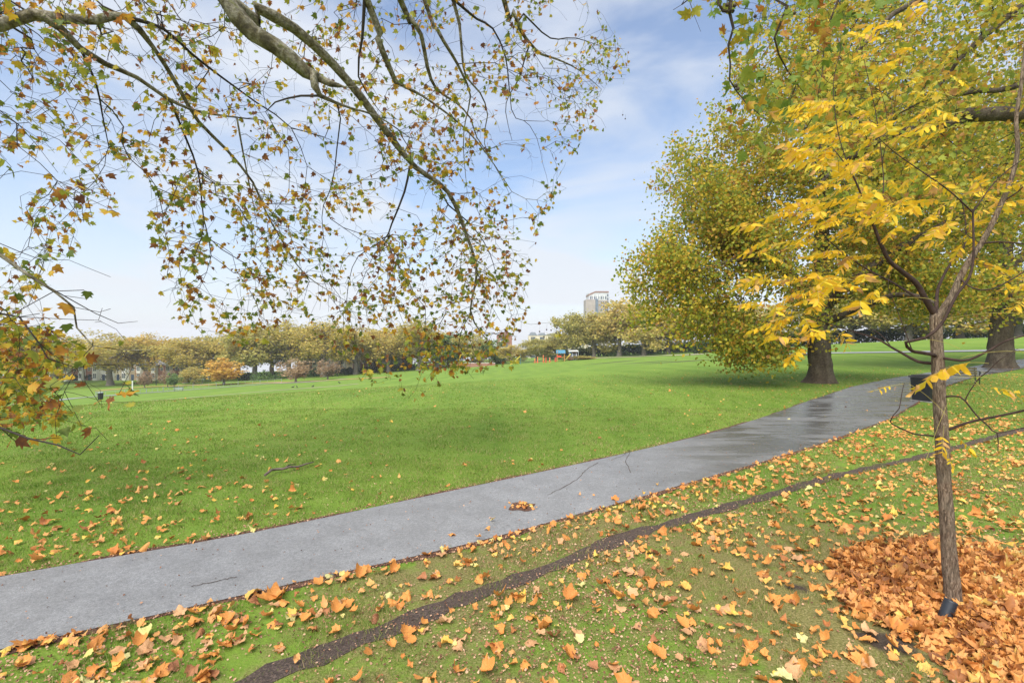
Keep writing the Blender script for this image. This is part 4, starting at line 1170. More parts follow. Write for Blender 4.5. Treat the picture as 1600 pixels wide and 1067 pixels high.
def scatter_fallen():
    pts = []
    for y0, y1, dens in [(2.3, 7, 160), (7, 14, 120), (14, 34, 8), (34, 75, .6)]:
        area = 1.2*(y1*y1-y0*y0) + 3*(y1-y0); n = int(area*dens)
        y = np.sqrt(R.uniform(y0*y0, y1*y1, n)); x = R.uniform(-1, 1, n)*(1.15*y+1.0)
        k = leaf_density(x, y) > R.random(n)*dens
        inp = in_poly(x, y, PILE)
        k &= ~inp
        pts.append(np.stack([x[k], y[k]], -1))
    q = np.concatenate(pts)
    n = len(q); sz = np.clip(R.lognormal(math.log(.060), .30, n), .028, .105)
    hol = ground_at(816, 793)[:2]; extra_ = hol + R.normal(0, 1, (26, 2))*np.array([.12, .09])
    q = np.concatenate([q, extra_]); sz = np.concatenate([sz, R.uniform(.03, .06, 26)]); n = len(q)
    # the 300 nearest in view are single objects
    px = CX + q[:, 0]/q[:, 1]*F; py = CY + EYE/q[:, 1]*F
    vis = (px > -8) & (px < 1608) & (py < 1075)
    score = np.where(vis, sz/np.hypot(q[:, 0], q[:, 1]), 0)
    order = np.argsort(-score); solo, rest = order[:290], order[290:]
    p3 = np.column_stack([q, terr(q[:, 0], q[:, 1])])
    hump = in_any_path(q[:, 0], q[:, 1])
    n = len(rest)
    a = R.uniform(0, 2*math.pi, n); tilt = R.normal(0, .30, n)
    yd = np.stack([np.cos(a), np.sin(a), tilt], -1); nn = np.column_stack([R.normal(0, .32, (n, 2)), np.ones(n)])
    b = p3[rest] + np.column_stack([np.zeros((n, 2)), np.where(hump[rest], .022, .024)+R.random(n)*.022])
    b -= yd*sz[rest][:, None]*.4
    near = q[rest][:, 1] < 9
    for m, tm in ((near, 2), (~near, 1)): pass
    cu, cp = R.normal(-.1, .4, n), R.normal(-.3, .7, n)
    V1, F1 = leaves_arrays(b[near], yd[near], nn[near], sz[rest][near], 3, cu[near], cp[near])
    V2, F2 = leaves_arrays(b[~near], yd[~near], nn[~near], sz[rest][~near], 1, cu[~near], cp[~near])
    o = mesh_np("fallen_leaves", np.concatenate([V1, V2]), [np.concatenate([F1, F2+len(V1)])], M_FALL)
    tag(o, "scatter of smaller orange and tan fallen leaves strewn over the lawn and along the path", "leaves", kind='stuff')
    # single leaves: five colours, six shapes each
    protos = {}
    for k in FALL:
        for s in range(6):
            V, Fc = leaves_arrays(np.array([[0, -.4, 0.]]), np.array([[0, 1, R.normal(0, .2)]]), np.array([[R.normal(0, .15), 0, 1.]]), np.array([1.]), 3,
                                  np.array([R.normal(-.1, .35)]), np.array([R.choice([-.9, -.5, -.1, .4, .8])]))
            me_o = mesh_np("fallen_leaf", V, [Fc], FM[k]); me = me_o.data; bpy.data.objects.remove(me_o)
            zr = V[:, 2].max()-V[:, 2].min()
            protos[k, s] = (me, 'curled' if zr > .45 else 'flat')
    names = list(FALL)
    dtr = dist_line(q[:, 0], q[:, 1], TR); dne = dist_line(q[:, 0], q[:, 1], NE)
    onp = hump; trk_y = np.interp(q[:, 0], TR[:, 0], TR[:, 1])
    for i in solo:
        k = names[R.choice(5, p=[.48, .26, .08, .12, .06])]; s = R.integers(0, 6); me, shape = protos[k, s]
        o = bpy.data.objects.new("fallen_leaf", me); COL.objects.link(o)
        o.location = (p3[i][0], p3[i][1], p3[i][2]+(.020 if onp[i] else .022+R.random()*.012))
        o.scale = (sz[i]*R.uniform(.95, 1.2),)*3
        o.rotation_euler = (R.normal(0, .2), R.normal(0, .2), R.uniform(0, 6.28))
        if onp[i]: wh = "lying on the wet grey path"
        elif dtr[i] < .14: wh = "lying on the dark dirt track"
        elif q[i][1] > trk_y[i]:
            wh = "in the grass between path and dirt track" if not (q[i][1] > np.interp(q[i][0], FE[:, 0], FE[:, 1])) else "in the grass beyond the path"
        else:
            zx = px[i]
            wh = "in the foreground grass " + ("at the lower left corner" if zx < 560 else "below the middle of the dirt track" if zx < 950 else "between dirt track and leaf heap" if zx < 1300 else "near the young tree")
        tag(o, "%s %s fallen leaf %s" % (shape, k, wh), "leaf", "fallen plane leaves in the near grass")
    # heap round the young tree
    n = 9000; cand = R.uniform(PILE.min(0), PILE.max(0), (n*3, 2)); cand = cand[in_poly(cand[:, 0], cand[:, 1], PILE)]
    e = dist_line(cand[:, 0], cand[:, 1], np.vstack([PILE, PILE[:1]]))
    cand = cand[R.random(len(cand)) < np.clip(.12+e*1.5, 0, 1)][:n]
    gp = ground_at(1470, 968)[:2]
    cand = cand[np.hypot(*(cand-gp+np.array([0, .03])).T) > .075]
    n = len(cand); e = dist_line(cand[:, 0], cand[:, 1], np.vstack([PILE, PILE[:1]]))
    a = R.uniform(0, 2*math.pi, n)
    yd = np.stack([np.cos(a), np.sin(a), R.normal(0, .38, n)], -1); nn = np.column_stack([R.normal(0, .45, (n, 2)), np.ones(n)])
    s = np.clip(R.lognormal(math.log(.063), .3, n), .03, .11)
    b = np.column_stack([cand, .02+R.random(n)*np.clip(e*.12, .015, .05)]) - yd*s[:, None]*.4
    V, Fc = leaves_arrays(b, yd, nn, s, 3, R.normal(-.1, .45, n), R.normal(-.3, .8, n))
    o = mesh_np("leaf_heap", V, [Fc], M_PILE)
    tag(o, "thick carpet of crisp orange brown leaves heaped round the young tree", "leaves", kind='stuff')
    # crumbs of dry leaf between the blades
    n = 230000; y = np.sqrt(R.uniform(2.2**2, 10.5**2, n)); x = R.uniform(-1, 1, n)*(1.12*y+.6)
    below = in_poly(x, y, np.concatenate([NE, [[60, NE[-1][1]], [60, -14], [-24, -14], [-24, NE[0][1]]]]))
    dfe, dne = dist_line(x, y, FE), dist_line(x, y, NE)
    pr = np.where(below, np.clip(vnoise(x, y, 1.6, 21)*1.5-.25, .05, 1)*np.clip(1.3-y/10, .2, 1), .10*np.exp(-dfe/1.5))
    pr = np.maximum(pr, 1.0*(dne < .13)); pr = np.maximum(pr, 1.0*(dfe < .12)); 
    pr = np.where(in_poly(x, y, PATH_POLY), .02, pr)
    pr = np.where(dist_line(x, y, TR) < .08, pr*.25, pr)
    k = R.random(n) < pr; x, y = x[k], y[k]; n = len(x)
    a = R.uniform(0, 2*math.pi, n); yd = np.stack([np.cos(a), np.sin(a), R.normal(0, .4, n)], -1)
    nn = np.column_stack([R.normal(0, .5, (n, 2)), np.ones(n)])
    V, Fc = leaves_arrays(np.column_stack([x, y, terr(x, y)+.008+R.random(n)*.016]), yd, nn, R.uniform(.006, .021, n), 0)
    o = mesh_np("leaf_litter", V, [Fc], leaf_mat("dry_crumbs", [(0,(.09,.04,.025)),(.3,(.24,.11,.06)),(.6,(.44,.24,.14)),(1.,(.62,.40,.26))], .05, 20, .1, .8))
    tag(o, "small crumbs of dry brown leaf lying between the grass blades and on the path edges", "leaf litter", kind='stuff')
scatter_fallen()

# ------------------------------------------------------------------ grass blades near the photographer
def grass():
    Vs = []; dry = []
    for y0, y1, dens, h, wd in [(2.2, 5, 4200, .045, .0042), (5, 9, 2100, .045, .0065), (9, 16, 700, .045, .011), (16, 42, 120, .05, .02)]:
        area = 1.15*(y1*y1-y0*y0) + 2*(y1-y0); n = int(area*dens)
        y = np.sqrt(R.uniform(y0*y0, y1*y1, n)); x = R.uniform(-1, 1, n)*(1.12*y+.8)
        px = CX + x/y*F
        k = np.abs(px-800) < 860
        x, y = x[k], y[k]
        inp = in_poly(x, y, PATH_POLY); dtr = dist_line(x, y, TR)
        dn, df = dist_line(x, y, NE), dist_line(x, y, FE)
        pl = in_poly(x, y, PILE)
        cl = np.clip(vnoise(x, y, 4.5, 31), 0, 1); c2 = np.clip(vnoise(x, y, 1.1, 32), 0, 1)
        below = in_poly(x, y, np.concatenate([NE, [[60, NE[-1][1]], [60, -14], [-24, -14], [-24, NE[0][1]]]]))
        pr = np.where(below, np.clip(-.05+.95*cl*(.3+c2)+np.maximum(0, y-5.5)*.12, 0.04, 1), 1.0)
        wob = .03*np.sin(x*9+y*7)
        pr = np.where((dtr < .078+wob*1.3), np.where(vnoise(x, y, 3.5, 51) > .66, .6, .12), pr); pr = np.where((np.minimum(dn, df) < .06+wob), .08, pr)
        pr = np.where(pl, .06, pr)
        pr = pr*np.clip((42-y)/22, 0, 1)
        k = (R.random(len(x)) < pr) & ~inp
        for gx, gy, gr in SPOTS: k &= ~((((x-gx)/(gr*1.5))**2+((y-gy)/gr)**2 < .6) & (R.random(len(x)) < .93))
        x, y, cl = x[k], y[k], cl[k]; n = len(x)
        z = terr(x, y); a = R.uniform(0, 2*math.pi, n)
        hh = h*(.4+.9*cl)*R.uniform(.5, 1.25, n); lean = R.normal(0, .6, (n, 2))*hh[:, None]
        c, s = np.cos(a)*wd/2, np.sin(a)*wd/2
        b1 = np.stack([x-c, y-s, z-.004], -1); b2 = np.stack([x+c, y+s, z-.004], -1)
        tp = np.stack([x+lean[:, 0], y+lean[:, 1], z+hh], -1)
        Vs.append(np.stack([b1, b2, tp], 1).reshape(-1, 3))
        bl = below[k]
        dry.append((R.random(n) < np.where(bl, .20+.45*np.clip(vnoise(x, y, 1.3, 41), 0, 1)*np.clip(1.6-y/8, .3, 1), .10+.12*np.exp(-df[k]/1.0))).astype(int))
    V = np.concatenate(Vs); Fc = np.arange(len(V)).reshape(-1, 3)
    t = NT("grass_blades"); g = t.n("NewGeometry"); co = t.coords()
    b = t.noise(1.4, 4, .6, co)
    f = t.math('ADD', g.outputs['Random Per Island'], t.math('MULTIPLY_ADD', b, 1.3, -.65))
    sep_ = t.n("SeparateXYZ"); t.l(co, sep_.inputs[0])
    col = t.ramp(f, [(0, (.08,.165,.02)), (.4, (.15,.265,.032)), (.7, (.26,.345,.055)), (.9, (.48,.43,.17)), (1., (.56,.45,.24))])
    t.leafy(col, .45, .6, .2)
    t2 = NT("dry_grass_blades"); g = t2.n("NewGeometry")
    t2.leafy(t2.ramp(g.outputs['Random Per Island'], [(0, (.22,.22,.06)), (.4, (.36,.32,.12)), (.8, (.50,.40,.20)), (1., (.38,.24,.12))]), .3, .7, .15)
    o = mesh_np("grass", V, [Fc], [t.m, t2.m], mat_index=np.concatenate(dry))
    tag(o, "short green turf with blades standing round the fallen leaves", "grass", kind='stuff')
    print("grass blades", len(Fc))
SPOTS = [tuple(ground_at(px, py)[:2])+(r,) for px, py, r in [(1395,1003,.16),(1250,915,.09),(1300,1045,.08)]]
grass()
# ------------------------------------------------------------------ trees across the park
def far_leaf(name, stops, tr=.42):
    t = NT(name)
    g = t.n("NewGeometry"); oi = t.n("ObjectInfo")
    v = t.noise(.22, 3, .6, t.coords())
    f = t.math('ADD', t.math('MULTIPLY', g.outputs['Random Per Island'], .55), t.math('MULTIPLY', v, .75))
    f = t.math('ADD', f, t.math('MULTIPLY_ADD', oi.outputs['Random'], .4, -.36))
    t.leafy(t.ramp(f, stops), tr, .7, .2)
    return t.m
M_FAR_GOLD = far_leaf("far_plane_leaves", [(0,(.30,.31,.09)),(.3,(.44,.41,.12)),(.6,(.60,.49,.14)),(.85,(.70,.52,.17)),(1,(.66,.44,.16))])
M_FAR_TAN = far_leaf("far_thin_leaves", [(0,(.34,.33,.08)),(.4,(.48,.41,.10)),(.75,(.62,.47,.12)),(1,(.64,.40,.12))])
M_FAR_GREEN = far_leaf("far_green_leaves", [(0,(.10,.18,.06)),(.5,(.18,.28,.09)),(1,(.30,.38,.12))])
M_FAR_ORANGE = far_leaf("far_orange_leaves", [(0,(.48,.28,.05)),(.5,(.68,.42,.08)),(1,(.74,.50,.14))])
M_FAR_BROWN = far_leaf("far_brown_leaves", [(0,(.26,.16,.10)),(.5,(.40,.27,.16)),(1,(.50,.36,.20))])
M_HEDGE = far_leaf("dark_hedge_leaves", [(0,(.03,.055,.02)),(.5,(.06,.10,.03)),(1,(.11,.15,.045))])

def proto_tree(kind, seed):
    """unit tree about 20 m high; root is returned unplaced"""
    global R
    keep = R; R = np.random.default_rng(seed)
    root = empty("plane_tree" if kind in ("airy", "dense") else "tree")
    if kind in ("airy", "dense"):
        tr = [(0,0,-.6,.9),(0,0,.3,.65),(0,0,1.5,.5),(.1,0,3,.46),(.1,.1,5,.42),(R.normal(0,.3),0,8,.33),(R.normal(0,.6),0,12,.22),(0,0,16,.1)]
        lm = []
        for k in range(7):
            a = k*2*math.pi/7 + R.normal(0, .3); h = R.uniform(4, 7.5); e = R.uniform(5.5, 7.5)
            lm.append([(.1,.1,h*.9,.22),(math.cos(a)*1.6,math.sin(a)*1.6,h+2.5,.18),(math.cos(a)*3.4,math.sin(a)*3.4,h+5.5,.12),(math.cos(a)*e,math.sin(a)*e,h+7.5,.05)])
        ell = [(R.normal(0,1), R.normal(0,1), 15, 4.5,4.5,4.0)]
        for k in range(7):
            a = k*.9+R.normal(0,.3); r = R.uniform(3.2, 5.4); ell.append((math.cos(a)*r, math.sin(a)*r, R.uniform(8.5, 15), R.uniform(2.4,3.6), R.uniform(2.4,3.6), R.uniform(1.8,2.8)))
        for k in range(4):
            a = k*1.6+R.normal(0,.3); r = R.uniform(3.5, 5.6); ell.append((math.cos(a)*r, math.sin(a)*r, R.uniform(7.0, 9.0), 2.4, 2.4, 2.2))
        if kind == "dense":
            for k in range(7):
                a = k*.9+R.normal(0,.3); r = R.uniform(3.4, 5.0); ell.append((math.cos(a)*r, math.sin(a)*r, R.uniform(4, 9), 3.0, 3.0, 2.6))
        nt, per, ls, mat, shell = (540, 9, .42, M_FAR_TAN, .33) if kind == "airy" else (640, 11, .50, M_FAR_GOLD, .33)
    else:
        tr = [(0,0,-.4,.5),(0,0,1,.38),(0,0,3,.33),(.2,0,6,.26),(0,0,11,.14),(0,0,15,.06)]; lm = []
        ell = [(0,0,11,6.5,6.5,7.5),(2,0,7,5.5,5,4.5),(-2,1,8,5.5,5,5)]
        mat = {"orange": M_FAR_ORANGE, "brown": M_FAR_BROWN, "green": M_FAR_GREEN}[kind]
        nt, per, ls, shell = 260, (4.5 if kind == "brown" else 9), .75, .45
    lines = [dict(pts=[p[:3] for p in tr], r=[p[3] for p in tr], step=.8)]
    for lb in lm: lines.append(dict(pts=[p[:3] for p in lb], r=[p[3] for p in lb], step=1.2, jit=.2))
    pos, par, fix = skeleton(lines)
    pos, par, rad, tips = grow(pos, par, fix, ell_points(ell, nt, shell=shell, clump=.35, seed=seed), bf=.3, step=1.6, up=.5, sag=.1, jit=.35, rtip=.03, pw=2.2)
    chs = chains(pos, par, rad); main = [c for c in chs if not c[1]]
    tubes(pos, rad, main, "trunk", M_FARBARK, root, lump=.06, sides=8)
    tubes(pos, rad, [c for c in chs if c[1]], "branches", M_FARBARK, root, sides=4)
    src = np.repeat(tips, R.poisson(per, len(tips))); f = R.random(len(src))[:, None]
    b = pos[src]*(1-f)+pos[par[src]]*f + R.normal(0, .5, (len(src), 3)); n = len(b)
    V, Fc = leaves_arrays(b, rand_dirs(n, .3), R.normal(0, 1, (n, 3))+np.array([0, 0, .6]), R.uniform(.6, 1.3, n)*ls, 0)
    mesh_np("crown", V, [Fc], mat, root)
    R = keep
    return root
used = {}
def place_tree(proto, px, top, d, wpx, label, group, hw=None, dz=0):
    x = xpx(px, d); z = terr1(x, d)+dz
    h = zpx(top, d)-z; s = h/17.6
    sw = (wpx*1.3/F*d)/15.5
    first = not used.get(proto.name)
    o = proto if first else copy_tree(proto)
    used[proto.name] = True
    o.location = (x, d, z); o.scale = (sw, sw, s); o.rotation_euler = (0, 0, (px*1.37) % 6.28)
    tag(o, label, "tree", group)
    return o
pa, pb, pc = [proto_tree("airy", s) for s in (11, 12, 13)]
da, db, dc = [proto_tree("dense", s) for s in (21, 22, 23)]
po, pn, pg = proto_tree("orange", 31), proto_tree("brown", 32), proto_tree("green", 33)
GA = "plane trees across the lawn on the left"
GB = "golden plane trees beyond the far end of the lawn"
AIR = "thin tan plane tree, "
for i, (px, top, w_, d, pr, where) in enumerate([
    (10,520,95,170,pa,"behind the low hanging leaves at the left edge"),(85,528,95,178,pb,"second from the left edge, partly behind hanging leaves"),
    (172,522,105,172,pc,"in front of the pale terrace by the black bin"),(232,525,92,180,pa,"over the brick gabled terrace houses"),
    (290,530,84,176,pb,"right of the gabled terrace roofs"),(345,524,88,182,pc,"above the small orange tree"),
    (398,511,92,178,da,"green gold and fuller, left of the round brown tree"),(452,505,96,180,pa,"highest one, behind the round brown tree"),
    (505,506,92,176,pb,"with a forked trunk right of the round brown tree"),(556,512,84,184,pc,"next to the right of the fork trunked one"),
    (607,516,80,186,pa,"behind the hanging branch tips, left one"),(655,504,84,180,pb,"behind the hanging branch tips, tallest one"),
    (700,520,70,186,pg,"green and bushy left of the orange fence"),(738,524,60,182,da,"behind the orange playground fence"),
    (130,545,80,200,pc,"low one far behind the black bin"),(25,556,80,150,pb,"low at the left edge behind the dense leaves")]+[(50,535,80,205,pc,"far back row, above the dense leaves"),(150,532,80,206,da,"far back row, above the black bin"),(205,530,84,204,pb,"far back row, behind the gabled roofs"),
    (262,534,80,205,dc,"far back row, right of the gabled roofs"),(318,530,84,204,pa,"far back row, over the bright orange tree"),(372,522,80,205,db,"far back row, left of the fuller green gold tree"),
    (425,516,84,204,pc,"far back row, left of the round brown tree"),(478,514,84,206,da,"far back row, behind the highest tan tree"),(530,516,84,204,pb,"far back row, right of the forked tree"),
    (582,518,80,205,db,"far back row, behind the hanging tips"),(632,515,84,204,pa,"far back row, left of the playground wall"),(682,520,74,206,dc,"far back row, over the low grey wall")]):
    place_tree(pr, px, top, d, w_, (AIR if pr in (pa, pb, pc) else "leafy tree, ")+where, GA)
for px, top, w_, d, pr, where in [
    (770,530,45,178,pg,"small dark green tree just right of the orange playground fence"),
    (800,540,40,172,dc,"small golden tree behind the yellow slide"),
    (838,531,46,172,db,"small golden tree left of the blue roofed climbing frame"),
    (868,522,44,174,da,"small pale gold tree behind the blue roofed climbing frame"),
    (894,492,56,168,db,"golden plane tree leaning left over the white roofed kiosk"),
    (928,490,70,170,dc,"big golden plane tree directly below the tower block"),
    (968,472,84,164,da,"tallest golden plane tree right of the tower block"),
    (1006,476,80,156,db,"golden plane tree left of the dark parked cars"),
    (1044,484,80,158,dc,"golden plane tree behind the drooping skirt of the great plane"),
    (1096,470,96,150,da,"golden plane tree half hidden behind the great plane's crown"),
    (1160,478,90,140,db,"golden plane tree seen under the great plane, left of its trunk"),
    (1240,470,96,130,dc,"golden plane tree directly behind the great plane's trunk"),
    (1330,462,105,122,da,"golden plane tree between the two broad trunks, left one"),
    (1420,450,110,112,db,"golden plane tree behind the young tree's trunk"),
    (1500,440,120,108,dc,"golden plane tree left of the farther broad trunk"),
    (1590,430,130,104,da,"golden plane tree at the right edge beyond the crossing path"),
    (1690,420,140,100,db,"golden plane tree outside the right edge beyond the crossing path")]:
    place_tree(pr, px, top, d, w_, where, GB)
GS = "small park trees and bushes"
for px, top, w_, d, pr, where in [
    (350,560,62,150,po,"small bright orange tree on the lawn left of the round brown tree"),
    (462,558,54,140,pn,"round brown tree with bare twigs at the end of the park path"),
    (512,560,40,150,pn,"smaller brown tree right of the round green bush"),
    (226,578,26,150,pn,"tiny brown tree in front of the gabled terrace"),
    (262,577,22,148,pn,"tiny brown tree right of the gabled terrace"),
    (272,582,22,146,pg,"tiny bright green tree left of the pale blue house"),
    (303,574,34,165,dc,"small golden tree left of the bright orange tree"),
    (905,556,46,152,dc,"low spreading golden bush right of the white roofed kiosk")]:
    place_tree(pr, px, top, d, w_, where, GS)

def bush(px, base_py, wpx, hpx, label, mat, n=700, d=None):
    g = ground_at(px, base_py) if d is None else np.array([xpx(px, d), d, terr1(xpx(px, d), d)])
    d = g[1]; w_, h = wpx/F*d, hpx/F*d
    root = empty("bush", tuple(g)); tag(root, label, "bush", GS)
    v = R.normal(0, 1, (n, 3)); v /= np.linalg.norm(v, axis=1, keepdims=True); v[:, 2] = np.abs(v[:, 2])
    v *= (R.random(n)**.35)[:, None]*(1+.18*np.sin(v[:, 0]*7+v[:, 1]*5))[:, None]
    p = v*np.array([w_/2, w_/2.4, h*.92])
    V, Fc = leaves_arrays(p, rand_dirs(n, 0), R.normal(0, 1, (n, 3)), R.uniform(.15, .38, n)*max(.4, min(1.6, h/1.6)), 0)
    mesh_np("foliage", V, [Fc], mat, root)
    m = MB()
    for k in range(6):
        a = k*1.05; m.tube([(0,0,-.1),(math.cos(a)*w_*.12,math.sin(a)*w_*.12,h*.4),(math.cos(a)*w_*.3,math.sin(a)*w_*.26,h*.75)], [.05,.035,.015], 5)
    m.build("stems", M_FARBARK, root)
for a in [(412,594,46,16,"wide dark green bush at the end of the park path",M_FAR_GREEN),(440,592,24,12,"grey green bush left of the round brown tree",M_FAR_GREEN),
          (384,594,26,12,"dark bush right of the bright orange tree",M_HEDGE),(491,588,20,12,"round green bush right of the round brown tree",M_FAR_GREEN),
          (467,589,12,6,"low dark bush at the foot of the round brown tree",M_HEDGE),(516,587,8,4,"tiny dark bush beside the smaller brown tree",M_HEDGE),
          (545,585,18,11,"dark bush behind the hanging branch tips",M_HEDGE),(620,580,30,12,"dark green bush left of the low grey wall",M_HEDGE),
          (690,567,34,20,"tall green shrub behind the low grey wall",M_FAR_GREEN),(748,570,36,16,"reddish brown shrub right of the orange fence",M_FAR_BROWN),
          (778,568,30,14,"dark shrub left of the yellow slide",M_HEDGE),(868,561,40,12,"dark shrub behind the playground",M_HEDGE),
          (965,556,40,11,"green shrub behind the worn strip of lawn",M_FAR_GREEN),(1012,553,40,10,"dark green shrub below the parked cars",M_HEDGE),
          (1062,550,40,9,"dark shrub left of the great plane's skirt",M_HEDGE)]:
    bush(*a)

def hedge(name, p0, p1, h, depth, mat, label, n, ls=.4):
    """clipped mass of leaves between two ground points"""
    root = empty("hedge", (p0[0], p0[1], 0)); tag(root, label, "hedge")
    t = R.random(n); x = (p1[0]-p0[0])*t; y = (p1[1]-p0[1])*t + R.uniform(-depth/2, depth/2, n)
    z = terr(x+p0[0], y+p0[1]) + R.random(n)**.7*h*(.82+.25*vnoise(x, y, .5, 4))
    V, Fc = leaves_arrays(np.column_stack([x, y, z]), rand_dirs(n, 0), R.normal(0, 1, (n, 3)), R.uniform(.6, 1.3, n)*ls, 0)
    mesh_np("foliage", V, [Fc], mat, root)
hedge("hedge", (xpx(1080,128), 128), (xpx(1760,118), 118), 3.4, 2.5, M_HEDGE, "long dark hedge behind the railings beyond the crossing path", 15000, .5)
hedge("hedge", (xpx(880,186), 186), (xpx(1120,170), 170), 3.6, 2.5, M_HEDGE, "dark hedge along the street behind the golden plane trees", 7000, .6)
hedge("hedge", (xpx(-60,206), 196), (xpx(660,200), 192), 2.2, 1.6, M_HEDGE, "dark low hedge in front of the terrace houses", 9000, .5)

def railing(label, pts, h, sp, col, posts_every=8):
    root = empty("railing", (pts[0][0], pts[0][1], terr1(*pts[0][:2]))); tag(root, label, "fence")
    q = resample(np.array(pts)[:, :2], max(2, int(np.linalg.norm(np.array(pts[-1][:2])-np.array(pts[0][:2]))/sp)))
    z = terr(q[:, 0], q[:, 1]); o = root.location
    bars, rails = MB(), MB()
    for i, (a, zz) in enumerate(zip(q, z)):
        r = .02 if i % posts_every else .045
        bars.box(a[0]-o.x-r, a[0]-o.x+r, a[1]-o.y-r, a[1]-o.y+r, zz-o.z-.05, zz-o.z+h*(1.0 if i % posts_every else 1.06))
    for k in (.12, .92):
        rails.tube([(a[0]-o.x, a[1]-o.y, zz-o.z+h*k) for a, zz in zip(q, z)], .022, 4)
    bars.build("bars", col, root); rails.build("rails", col, root)
M_IRON = simple("black_iron", (.02,.021,.022), .5, .2, 20)
M_GREENIRON = simple("green_iron", (.05,.12,.10), .5, .2, 20)
M_GREYIRON = simple("grey_mesh", (.30,.34,.34), .6, .2, 20)
railing("black park railings in front of the long dark hedge", [(xpx(1085,122),122),(xpx(1400,116),116),(xpx(1740,112),112)], 1.5, .5, M_IRON)
railing("black railings along the street under the golden plane trees", [(xpx(905,180),180),(xpx(1000,174),174),(xpx(1100,166),166)], 1.5, .6, M_IRON)
railing("green playground railings behind the red play posts", [ground_at(812,568),ground_at(850,566),ground_at(880,563.5)], 1.25, .5, M_GREENIRON)
railing("low grey wire fence along the far park path on the left", [ground_at(150,619),ground_at(210,616),ground_at(300,607),ground_at(380,601),ground_at(440,597)], 1.1, 1.6, M_GREYIRON, 3)

# ------------------------------------------------------------------ houses
M_GLASS = simple("window_glass", (.10,.12,.15), .15, .3, 3, spec=.6)
M_WHITE = simple("white_paint", (.74,.73,.70), .6, .08, 3)
M_SLATE = simple("slate_roof", (.24,.26,.30), .6, .25, 6)
M_DOOR = simple("dark_door", (.06,.09,.15), .5, .2, 3)
M_POT = simple("clay_pot", (.42,.20,.12), .8, .2, 8)
def brick(name, c, sc_=1.0):
    t = NT(name); co = t.coords()
    b = t.n("TexBrick"); b.inputs['Scale'].default_value = 4.0*sc_
    b.inputs['Color1'].default_value = rgba(c); b.inputs['Color2'].default_value = rgba(tuple(v*.72 for v in c)); b.inputs['Mortar'].default_value = (.42,.39,.34,1)
    b.inputs['Mortar Size'].default_value = .012
    mp_ = t.n("Mapping"); mp_.inputs['Rotation'].default_value = (math.radians(90), 0, 0); t.l(co, mp_.inputs[0]); t.l(mp_.outputs[0], b.inputs['Vector'])
    t.bsdf(t.mix(t.noise(1.5, 3, .6, co), b.outputs[0], tuple(v*.85 for v in c)), .9)
    return t.m
M_BR = {'red brick': brick("red_brick", (.36,.17,.12)), 'yellow brick': brick("yellow_brick", (.42,.33,.22)), 'white painted': simple("white_render", (.70,.68,.64), .8, .1, 1),
        'pale blue painted': simple("blue_render", (.38,.48,.58), .8, .1, 1), 'cream painted': simple("cream_render", (.62,.55,.42), .8, .1, 1)}
